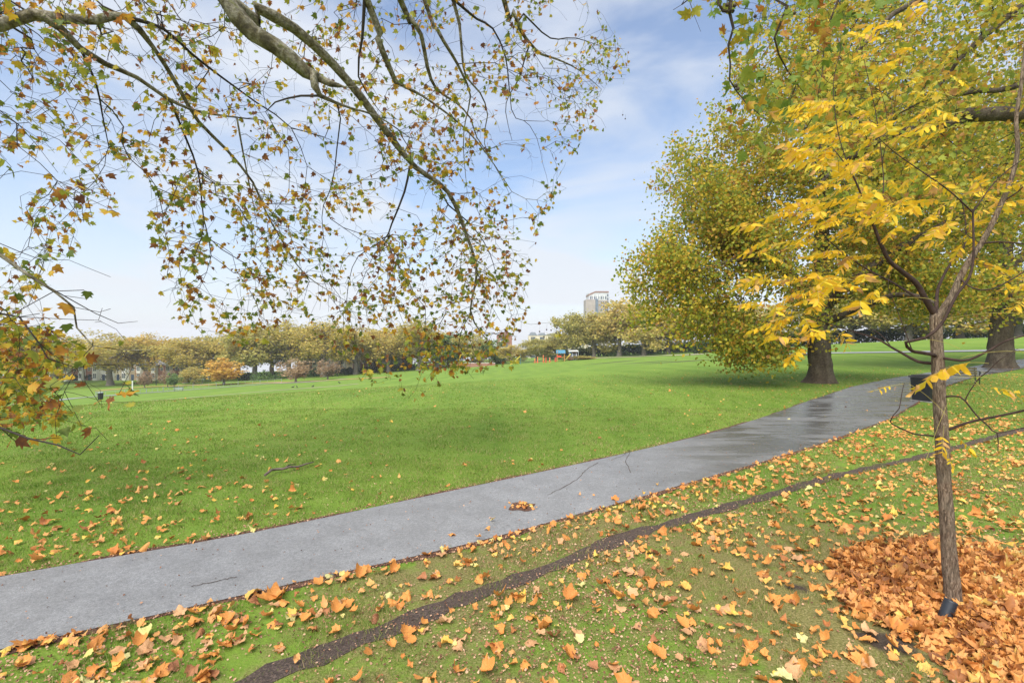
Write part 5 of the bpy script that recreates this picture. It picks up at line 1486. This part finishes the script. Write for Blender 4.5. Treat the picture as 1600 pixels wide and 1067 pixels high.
def make_house(wall):
    root = empty("terraced_house"); W, Dp, H, RZ = 5.8, 8.5, 6.0, 8.7
    m = MB(); m.box(-W/2, W/2, 0, Dp, -3, H); m.build("wall", M_BR[wall], root)
    m = MB(); m.prism([(-W/2+.02, 0), (-W/2+.02, 0), (W/2-.02, 0)], 0, .1)
    m = MB()
    # main roof with its ridge along the street, front gable over the bay
    m.add([(-W/2,-.3,H),(W/2,-.3,H),(W/2,Dp/2,RZ),(-W/2,Dp/2,RZ),(W/2,Dp+.3,H),(-W/2,Dp+.3,H)], [(0,1,2,3),(3,2,4,5),(0,3,5),(1,4,2),(0,5,4,1)])
    rf = m.build("roof", M_SLATE, root)
    m = MB(); m.box(W/2-.45, W/2+.45, Dp/2-.7, Dp/2+.7, H+1, RZ+1.3); m.box(W/2-.52, W/2+.52, Dp/2-.77, Dp/2+.77, RZ+1.0, RZ+1.15); ch = m.build("chimney", M_BR['red brick' if wall != 'yellow brick' else wall], rf)
    m = MB()
    for k in range(4): m.tube([(W/2, Dp/2-.5+k*.33, RZ+1.3), (W/2, Dp/2-.5+k*.33, RZ+1.75)], [.12,.1], 7)
    m.build("chimney_pots", M_POT, rf)
    # two storey bay on the left
    bx = -1.1
    m = MB(); m.add([(bx-1.4,0,-2),(bx-.8,-.9,-2),(bx+.8,-.9,-2),(bx+1.4,0,-2),(bx-1.4,0,5.7),(bx-.8,-.9,5.7),(bx+.8,-.9,5.7),(bx+1.4,0,5.7)], [(0,1,5,4),(1,2,6,5),(2,3,7,6),(4,5,6,7)])
    m.build("bay", M_WHITE, root)
    m = MB(); m.add([(bx-1.7,-1.15,5.7),(bx+1.7,-1.15,5.7),(bx,-1.15,7.6),(bx-1.7,1.2,5.7),(bx+1.7,1.2,5.7),(bx,2.6,7.6)], [(0,1,2),(0,2,5,3),(1,4,5,2)])
    m.build("gable_roof", M_SLATE, root)
    m = MB(); m.prism([(bx-1.35,5.78),(bx+1.35,5.78),(bx,7.3)], -1.2, -1.16); m.build("gable_board", M_WHITE, root)
    def win(x0, x1, z0, z1, y):
        f = MB(); t = .07
        f.box(x0-t, x1+t, y-.05, y, z0-t, z0); f.box(x0-t, x1+t, y-.05, y, z1, z1+t)
        f.box(x0-t, x0, y-.05, y, z0, z1); f.box(x1, x1+t, y-.05, y, z0, z1); f.box(x0, x1, y-.045, y-.01, (z0+z1)/2-.03, (z0+z1)/2+.03)
        w_ = f.build("window", M_WHITE, root)
        g = MB(); g.box(x0, x1, y-.03, y-.012, z0, z1); g.build("pane", M_GLASS, w_)
    win(bx-.6, bx-.05, .9, 2.6, -.9); win(bx+.05, bx+.6, .9, 2.6, -.9); win(bx-.6, bx-.05, 3.7, 5.2, -.9); win(bx+.05, bx+.6, 3.7, 5.2, -.9)
    win(1.2, 2.2, 3.7, 5.2, -.0)
    m = MB(); m.box(1.15, 2.2, -.06, -.01, -.4, 2.2); m.build("door", M_DOOR, root)
    return root
HP = {k: make_house(k) for k in M_BR}
hused = set()
def place_house(x, y, wall, label, rz=0, s=1.0):
    o = HP[wall] if wall not in hused else copy_tree(HP[wall]); hused.add(wall)
    o.location = (x, y, terr1(x, y)+.1); o.rotation_euler = (0, 0, rz); o.scale = (s, s, s)
    tag(o, label, "house", "terraced houses facing the park")
ws = ['white painted','red brick','yellow brick','red brick','red brick','white painted','cream painted','yellow brick','red brick','red brick','red brick','white painted','pale blue painted']
spots = ["at the left edge behind the dense leaves","second from the left behind the dense leaves","third from the left behind the dense leaves","fourth from the left behind the dense leaves","just left of the black bin","directly above the black bin","right of the black bin, half behind a trunk","beside the pale fence post","left part of the gabled row","middle of the gabled row","right part of the gabled row","behind the forked plane trunk","right end of the left row"]
pitch = 5.85
for i, (k, s) in enumerate(zip(ws, spots)):
    place_house(xpx(20, 190)+i*(xpx(312, 190)-xpx(20, 190))/12, 196-i*.4, k, k+" terraced house with slate roof, "+s, s=1.02)
ws = ['yellow brick','red brick','white painted','cream painted','red brick','yellow brick','white painted','red brick']
spots = ["behind the round brown tree","right of the round brown tree","behind the smaller brown tree","left of the hanging tips","behind the hanging tips","behind the lowest hanging tips","right of the lowest hanging tips","left of the low grey wall"]
for i, (k, s) in enumerate(zip(ws, spots)):
    place_house(xpx(465, 200)+i*5.95, 206, k, k+" terraced house with slate roof, "+s, s=1.02)

# flats and tower
M_TOWERBRICK = simple("tower_tan_brick", (.36,.31,.28), .85, .12, .3)
M_TOWERGREY = simple("tower_grey_panel", (.50,.50,.52), .7, .1, .3)
M_RUST = simple("rust_cladding", (.26,.15,.12), .7, .15, .5)
def tower():
    d = 430; x0, x1 = xpx(920, d), xpx(951, d); z0 = -14; top = zpx(455, d); mid = zpx(469, d)
    cx = (x0+x1)/2
    root = empty("tower_block", (cx, d, z0)); tag(root, "tall residential tower block with rust coloured crown rising behind the golden trees", "building")
    W = (x1-x0)/2; T = top-z0; Mz = mid-z0
    m = MB(); m.box(-W, W, 0, 16, 0, Mz); m.build("lower_wall", M_TOWERBRICK, root)
    m = MB(); m.box(-W+.05, W-.05, .05, 15.9, Mz, T-1.5); m.build("upper_wall", M_TOWERGREY, root)
    m = MB()
    m.add([(-W-.1,-.1,T-4.2),(-W*.35,-.1,T-1.3),(W+.1,-.1,T-1.3),(W+.1,-.1,T),(-W*.35,-.1,T),(-W-.1,-.1,T-2.6),
           (-W-.1,16,T-4.2),(-W*.35,16,T-1.3),(W+.1,16,T-1.3),(W+.1,16,T),(-W*.35,16,T),(-W-.1,16,T-2.6)],
          [(0,1,4,5),(1,2,3,4),(5,4,10,11),(4,3,9,10),(2,8,9,3),(0,5,11,6),(6,11,10,7),(7,10,9,8)])
    m.build("crown_cladding", M_RUST, root)
    wx0 = xpx(915, d)-cx
    m = MB(); m.box(wx0, -W*.38, -2.2, 12, 0, Mz+.4); m.build("side_wing", M_TOWERBRICK, root)
    m = MB(); m.box(-W*.38+.05, -W*.1, -1.2, 0, 0, Mz+1); m.build("balcony_stack", simple("blue_grey_glass", (.16,.20,.25), .3, .3, .5), root)
    cols = [-.86,-.66,-.46,-.26,-.02,.2,.42,.64]
    for r in range(4):
        for c in cols:
            zt = T-4.6-r*3.3
            if zt-2.4 < Mz: continue
            g = MB(); g.box(c*W, c*W+1.15, -.02, .2, zt-2.5, zt); g.build("window", M_GLASS, root)
    for r in range(3):
        for c in (.2, .42, .64):
            zt = Mz-1.2-r*3.3; g = MB(); g.box(c*W, c*W+1.1, -.07, .2, zt-2.0, zt); g.build("window", M_GLASS, root)
    for r in range(8):
        zt = T-2.6-r*3.2; g = MB(); g.box(W*.84, W*.98, -.06, .3, zt-2.2, zt); g.build("balcony", M_GLASS, root)
    for c in (-.56, -.16, .1, .54):
        g = MB(); g.box(c*W-.25, c*W+.25, -.25, .05, Mz, T-3.2); g.build("fin", M_WHITE, root)
tower()
def flats(px0, px1, top, d, wall, label, floors, steps):
    x0, x1 = xpx(px0, d), xpx(px1, d); z0 = terr1((x0+x1)/2, d)-1
    root = empty("block_of_flats", ((x0+x1)/2, d, z0)); tag(root, label, "building")
    T = zpx(top, d)-z0; W = x1-x0; n = steps
    m = MB(); m.box(-W/2, W/2, 0, 10, 0, T-1.6); m.build("wall", wall, root)
    rf = None
    m = MB()
    for k in range(n):
        a = -W/2+W*k/n; b = a+W/n; s = -k*.35
        m.prism([(a+.1, T-1.6), (b-.1, T-1.6), (b-W/n*.28, T+s), (a+W/n*.28, T+s)], -.2, 10.2)
    m.build("roof", M_SLATE if wall is not M_BR['red brick'] else M_RUST, root)
    for k in range(n):
        for f in range(floors):
            g = MB(); a = -W/2+W*(k+.25)/n; g.box(a, a+W/n*.5, -.05, .1, T-3.9-f*3.0, T-2.4-f*3.0); wn = g.build("window", M_GLASS, root)
            g = MB(); g.box(a-.3, a+W/n*.5+.3, -.5, -.06, T-4.4-f*3.0, T-4.1-f*3.0); g.build("balcony", M_WHITE, root)
flats(826, 882, 519, 240, M_BR['cream painted'], "white banded block of flats with stepped roofs between hanging leaves and golden trees", 4, 4)
flats(776, 800, 519, 225, M_BR['red brick'], "plain brick building behind the yellow tipped branch ends", 4, 1)
flats(888, 930, 520, 260, M_BR['cream painted'], "cream flats hidden behind the kiosk trees", 3, 3)

# ------------------------------------------------------------------ playground and small things far off
M_WOOD = simple("orange_timber", (.50,.24,.07), .8, .25, 3)
M_RED = simple("red_paint", (.62,.07,.04), .5, .15, 3)
M_ORANGE = simple("orange_red_paint", (.75,.22,.08), .5, .15, 3)
M_YEL = simple("yellow_plastic", (.80,.62,.08), .4, .1, 3)
M_BLUE = simple("blue_plastic", (.06,.20,.30), .4, .1, 3)
M_STONE = simple("grey_wall", (.30,.28,.27), .9, .2, 1)
M_BLACK = simple("black_metal", (.018,.019,.02), .45, .2, 8)
def at_px(px, py): return ground_at(px, py)
def fence_wood():
    a, b = at_px(703, 576), at_px(723, 575.5); L_ = abs(b[0]-a[0])
    root = empty("timber_fence", tuple(a)); tag(root, "short bright orange timber fence at the playground edge", "fence")
    m = MB(); n = 18
    for k in range(n): m.box(L_*k/n+.02, L_*(k+1)/n-.02, 0, .04, 0, 1.7+.04*math.sin(k*2.3))
    m.build("boards", M_WOOD, root)
    m = MB(); m.box(0, L_, .045, .1, .4, .5); m.box(0, L_, .045, .1, 1.2, 1.3); m.build("rails", M_WOOD, root)
    for k in range(4):
        m = MB(); m.box(L_*k/3-.07, L_*k/3+.07, .105, .24, -.1, 1.75); m.build("post", M_WOOD, root)
fence_wood()
def low_wall(px0, px1, py, h, label, mat):
    a, b = at_px(px0, py), at_px(px1, py); L_ = b[0]-a[0]
    root = empty("low_wall", tuple(a)); tag(root, label, "wall")
    m = MB(); m.box(0, L_, 0, .3, -.3, h); m.build("wall", mat, root)
    m = MB(); m.box(-.04, L_+.04, -.05, .35, h, h+.1); m.build("coping", M_WHITE, root)
low_wall(666, 702, 575.5, 1.5, "low grey wall left of the orange timber fence", M_STONE)
low_wall(725, 768, 574.5, 1.6, "low reddish wall right of the orange timber fence", M_BR['red brick'])
def climbing_frame():
    g = at_px(876, 564.5); root = empty("climbing_frame", tuple(g)); tag(root, "climbing frame with blue roof and timber posts in the playground", "playground")
    for x, y in ((-1.1,-.8),(1.1,-.8),(-1.1,.8),(1.1,.8)):
        m = MB(); m.box(x-.09, x+.09, y-.09, y+.09, -.1, 3.2 if x < 0 else 2.8); m.build("post", M_WOOD, root)
    m = MB(); m.box(-1.2, 1.2, -.9, .9, 1.2, 1.32); m.build("platform", M_WOOD, root)
    m = MB(); m.add([(-1.4,-1.1,2.5),(1.4,-1.1,2.5),(1.4,0,3.5),(-1.4,0,3.5),(1.4,1.1,2.5),(-1.4,1.1,2.5)], [(0,1,2,3),(3,2,4,5),(0,3,5),(1,4,2)]); m.build("roof", M_BLUE, root)
    m = MB(); m.box(-1.2, .1, -.95, -.9, 1.3, 1.8); m.build("panel", M_RED, root)
    m = MB()
    for k in range(5): m.box(-1.9, -1.2, -.3, .3, .2*k+.1, .2*k+.16)
    m.build("steps", M_WOOD, root)
climbing_frame()
def slide(px, py, L_, H, label, flip=1):
    g = at_px(px, py); root = empty("slide", tuple(g)); tag(root, label, "slide", "playground slides")
    m = MB(); pr = [(0,.25),(.5*flip,.3),(L_*.9*flip,H),(L_*flip,H)]
    for (a, za), (b, zb) in zip(pr[:-1], pr[1:]):
        m.add([(a,-.3,za),(b,-.3,zb),(b,.3,zb),(a,.3,za),(a,-.3,za+.2),(b,-.3,zb+.2),(b,.3,zb+.2),(a,.3,za+.2)], [(0,1,2,3),(0,1,5,4),(3,2,6,7)])
    m.build("chute", M_YEL, root)
    for y in (-.3, .3):
        m = MB(); m.tube([(L_*flip, y, -.1), (L_*flip, y, H+.9)], .05, 6); m.build("post", M_BLUE, root)
    m = MB()
    for k in range(6): m.box(L_*flip-.03, L_*flip+.03, -.3, .3, .3+k*H/6, .36+k*H/6)
    m.build("ladder", M_RED, root)
slide(881, 564, 2.2, 2.0, "small yellow slide beside the blue roofed climbing frame")
slide(797, 571, 3.2, 2.6, "long yellow slide behind the hanging leaves")
for i, (px, py, h, mat, lb) in enumerate([(836,567.5,1.1,M_ORANGE,"leftmost red play post of the playground"),(840,567.5,1.6,M_ORANGE,"second tall red play post"),(849,567,2.0,M_ORANGE,"tallest red play post with a knob top"),
        (853,567,1.3,M_RED,"red play post right of the tallest one"),(859,566.7,1.2,M_ORANGE,"single orange play post before the shrubs"),(868,565.5,1.0,M_RED,"short red play post left of the climbing frame"),
        (889,563,1.0,M_RED,"short red play post right of the small slide"),(892,563,.8,M_ORANGE,"orange play post nearest the white kiosk")]):
    g = at_px(px, py); root = empty("play_post", tuple(g)); tag(root, lb, "play post", "red play posts")
    m = MB(); m.tube([(0,0,-.1),(0,0,h)], [.16,.12], 8); m.build("post", mat, root)
    m = MB(); m.ball((0,0,h+.14), .2, 8, 6); m.build("knob", mat, root)
    m = MB(); m.box(-.5,.5,-.25,.25,.35,.45); m.build("seat", M_RED, root)
def kiosk():
    g = at_px(897, 562); d = g[1]; s = d/F; root = empty("kiosk", tuple(g)); tag(root, "small park kiosk with a flat white roof under the golden trees", "kiosk")
    m = MB(); m.box(-1.2, 1.0, .5, 2.4, -.2, 2.4); m.build("wall", simple("dark_timber", (.13,.08,.07), .8, .2, 3), root)
    m = MB(); m.box(-1.6, 1.3, -.4, 2.6, 2.6, 3.0); m.build("roof", M_WHITE, root)
    for x in (-1.6, 1.3):
        m = MB(); m.box(x-.08, x+.08, -.4, -.24, -.1, 2.6); m.build("post", M_GREYIRON, root)
    m = MB(); m.box(-.8,.6,.44,.49,1.0,2.0); m.build("hatch", M_GLASS, root)
    root = empty("parasol", (g[0]-.3, g[1]-2.5, g[2])); tag(root, "folded grey parasols standing before the white roofed kiosk", "parasol")
    m = MB()
    for x in (-.5, .7): m.tube([(x,0,0),(x,0,.4),(x,0,1.9),(x,0,2.2)], [.5,.42,.08,.03], 8)
    m.build("canopy", simple("grey_canvas", (.30,.33,.40), .8, .1, 3), root)
kiosk()

def car(px, d, col, label, rz=0.0, dz=0.0):
    x = xpx(px, d); root = empty("parked_car", (x, d, terr1(x, d)+dz), rz); tag(root, label, "car", "cars parked on the street beyond the trees")
    m = MB(); m.prism([(-2.1,.35),(2.1,.35),(2.15,.75),(1.2,.95),(.55,1.42),(-.95,1.45),(-1.75,1.0),(-2.15,.9)], -.85, .85); m.build("body", simple("car_paint", col, .3, .1, 2), root)
    m = MB(); m.prism([(1.0,.97),(.5,1.37),(-.9,1.40),(-1.5,1.02)], -.86, .86); m.build("windows", M_GLASS, root)
    for wx in (-1.35, 1.35):
        for wy in (-.78, .78):
            m = MB(); m.tube([(wx, wy-.11, .33), (wx, wy+.11, .33)], .33, 14); wh = m.build("wheel", M_BLACK, root)
            m = MB(); m.tube([(wx, wy-.12, .33), (wx, wy+.12, .33)], .18, 8); m.build("rim", M_GREYIRON, wh)
car(996, 186, (.45,.55,.68), "pale blue car parked behind the trunks of the golden trees", dz=2.2)
car(1022, 184, (.65,.66,.66), "white car parked right of the pale blue one", dz=1.8)
car(484, 196, (.30,.30,.32), "grey car parked behind the round green bush", dz=.6)
car(585, 196, (.07,.10,.16), "dark blue car parked behind the lowest hanging tips", dz=.6)
car(640, 196, (.12,.12,.13), "black car parked left of the low grey wall", dz=.6)

def small_bench(px, py, label, rz):
    g = at_px(px, py); root = empty("park_bench", tuple(g), rz); tag(root, label, "bench")
    m = MB()
    for k in range(4): m.box(-.95, .95, -.28+k*.14, -.17+k*.14, .42, .455)
    m.build("seat", M_GREYIRON if rz < 1 else M_SLAT, root)
    m = MB()
    for k in range(3): m.box(-.95, .95, .30+.03*k, .33+.03*k, .52+k*.13, .62+k*.13)
    m.build("backrest", M_GREYIRON if rz < 1 else M_SLAT, root)
    for x in (-.85, .85):
        m = MB(); cu = []
        m.tube([(x,-.26,0),(x,-.24,.2),(x,-.27,.42)], .022, 6)
        m.tube([(x,.36,0),(x,.26,.22),(x,.27,.44),(x,.36,.9)], .022, 6)
        m.tube([(x,-.28,.405),(x,.28,.405)], .02, 6)
        arm = [(x,.32,.68),(x,.1,.69),(x,-.15,.68),(x,-.30,.66),(x,-.37,.60),(x,-.34,.53),(x,-.27,.53),(x,-.26,.59)]
        m.tube(arm, .02, 6); m.tube([(x,-.22,.66),(x,-.20,.55),(x,-.26,.42)], .018, 6)
        m.tube([(x,-.26,.18),(x,-.1,.24),(x,.1,.24),(x,.27,.18)], .014, 6)
        m.build("arm_frame", M_BLACK, root)
M_SLAT = simple("weathered_timber", (.20,.17,.09), .8, .3, 8)
small_bench(279, 611, "small grey bench beside the far park path on the left", .35)
small_bench(1494, 599, "black iron bench with scrolled arms beside the path behind the litter bin", math.radians(118))

def litter_bin():
    g = at_px(1449, 627); root = empty("litter_bin", tuple(g), .25); tag(root, "square black litter bin standing at the path behind the young tree", "bin")
    m = MB()
    m.add([(-.31,-.31,.04),(.31,-.31,.04),(.31,.31,.04),(-.31,.31,.04),(-.35,-.35,.86),(.35,-.35,.86),(.35,.35,.86),(-.35,.35,.86)], [(0,1,5,4),(1,2,6,5),(2,3,7,6),(3,0,4,7),(0,3,2,1),(4,5,6,7)])
    m.build("body", M_BLACK, root)
    m = MB(); m.box(-.39,.39,-.39,.39,.87,.93); m.box(-.33,.33,-.33,.33,.935,.97); m.build("lid", simple("dark_grey_lid", (.05,.05,.052), .5, .2, 8), root)
    m = MB(); m.box(-.24,.24,-.358,-.352,.70,.80); m.build("slot", simple("slot_dark", (.005,.005,.005), .9, .1, 3), root)
    m = MB(); m.box(-.36,.36,-.36,.36,-.02,.035); m.build("base_slab", M_STONE, root)
litter_bin()
g = at_px(157, 624); root = empty("litter_bin", tuple(g)); tag(root, "small dark litter bin far off at the left beneath the hanging leaves", "bin")
m = MB(); m.tube([(0,0,0),(0,0,1.25)], [.40,.46], 12); m.build("body", M_BLACK, root)
m = MB(); m.tube([(0,0,1.26),(0,0,1.34),(0,0,1.42)], [.5,.5,.3], 12); m.build("lid", M_GREYIRON, root)
for px, py, h, mat, lb in [(207,617,3.0,M_WHITE,"tall pale post standing alone at the far wire fence"),(316,599,1.9,M_WHITE,"short white topped post before the orange tree"),
                           (244,602,1.5,M_BLACK,"dark stump like post below the gabled terrace"),(527,588,1.4,M_BLACK,"dark bollard beside the smaller brown tree")]:
    g = at_px(px, py); root = empty("post", tuple(g)); tag(root, lb, "post", "posts across the lawn")
    m = MB(); m.tube([(0,0,-.1),(0,0,h)], [.13,.12], 8); m.build("pole", mat, root)
    m = MB(); m.ball((0,0,h), .22 if h < 2.5 else .15, 8, 6); m.build("cap", mat, root)

def crow(px, py, rz, label):
    g = at_px(px, py); root = empty("crow", tuple(g), rz); tag(root, label, "bird", "crows on the lawn")
    m = MB(); s = 1.5
    m.tube([(-.26*s,0,.17*s),(-.16*s,0,.19*s),(-.06*s,0,.20*s),(.05*s,0,.22*s),(.10*s,0,.27*s),(.135*s,0,.30*s),(.17*s,0,.30*s),(.23*s,0,.285*s)], [.012*s,.035*s,.07*s,.065*s,.04*s,.038*s,.02*s,.004*s], 8)
    m.tube([(.0,.03*s,.16*s),(.01*s,.03*s,-.01)], .008*s, 4); m.tube([(.0,-.03*s,.16*s),(.01*s,-.03*s,-.01)], .008*s, 4)
    m.build("body", M_BLACK, root, smooth=True)
for a in [(458,607,.4,"crow on the pale worn line across the lawn, left of a pair"),(464,606.5,2.4,"crow on the pale worn line, right of a pair"),(489,606,1,"single crow on the lawn below the round green bush"),(530,600,3,"single crow on the lawn left of the hanging tips")]:
    crow(*a)

# stick on the lawn
def stick():
    pts = [ground_at(*p) for p in [(414,749),(424,742),(434,738),(442,739),(452,737),(466,734),(478,731),(490,729)]]
    o = pts[0]; root = empty("fallen_branch", tuple(o)); tag(root, "crooked grey dead branch lying on the lawn beyond the path", "branch")
    m = MB(); q = [(p[0]-o[0], p[1]-o[1], p[2]-o[2]+.07+.015*math.sin(i*2.1)) for i, p in enumerate(pts)]
    m.tube(q, [.020,.021,.023,.021,.019,.017,.014,.008], 8)
    m.build("stem", simple("dead_bark", (.16,.12,.10), .9, .4, 18, bump=.5), root, smooth=True)
    m = MB(); a = Vector(q[3]); m.tube([a, a+Vector((.06,.12,.04)), a+Vector((.14,.2,.03))], [.012,.009,.004], 6); m.build("side_shoot", M_TWIG, root)
stick()
# protos never placed
for pr in [pa, pb, pc, da, db, dc, po, pn, pg]:
    if not used.get(pr.name):
        for c in list(pr.children): bpy.data.objects.remove(c)
        bpy.data.objects.remove(pr)

# ------------------------------------------------------------------ the autumn air
def haze():
    m = MB(); m.box(-2450, 2450, -2450, 2450, -200, 62)
    hm = bpy.data.materials.new("haze_air"); hm.use_nodes = True; t = hm.node_tree
    for n in list(t.nodes): t.nodes.remove(n)
    o_ = t.nodes.new("ShaderNodeOutputMaterial"); v = t.nodes.new("ShaderNodeVolumePrincipled")
    v.inputs['Color'].default_value = (.93, .95, 1, 1); v.inputs['Density'].default_value = .00028
    t.links.new(v.outputs[0], o_.inputs['Volume'])
    o = m.build("haze", hm); o['kind'] = 'stuff'; tag(o, "thin pale autumn haze softening the far trees and houses", "haze")
haze()
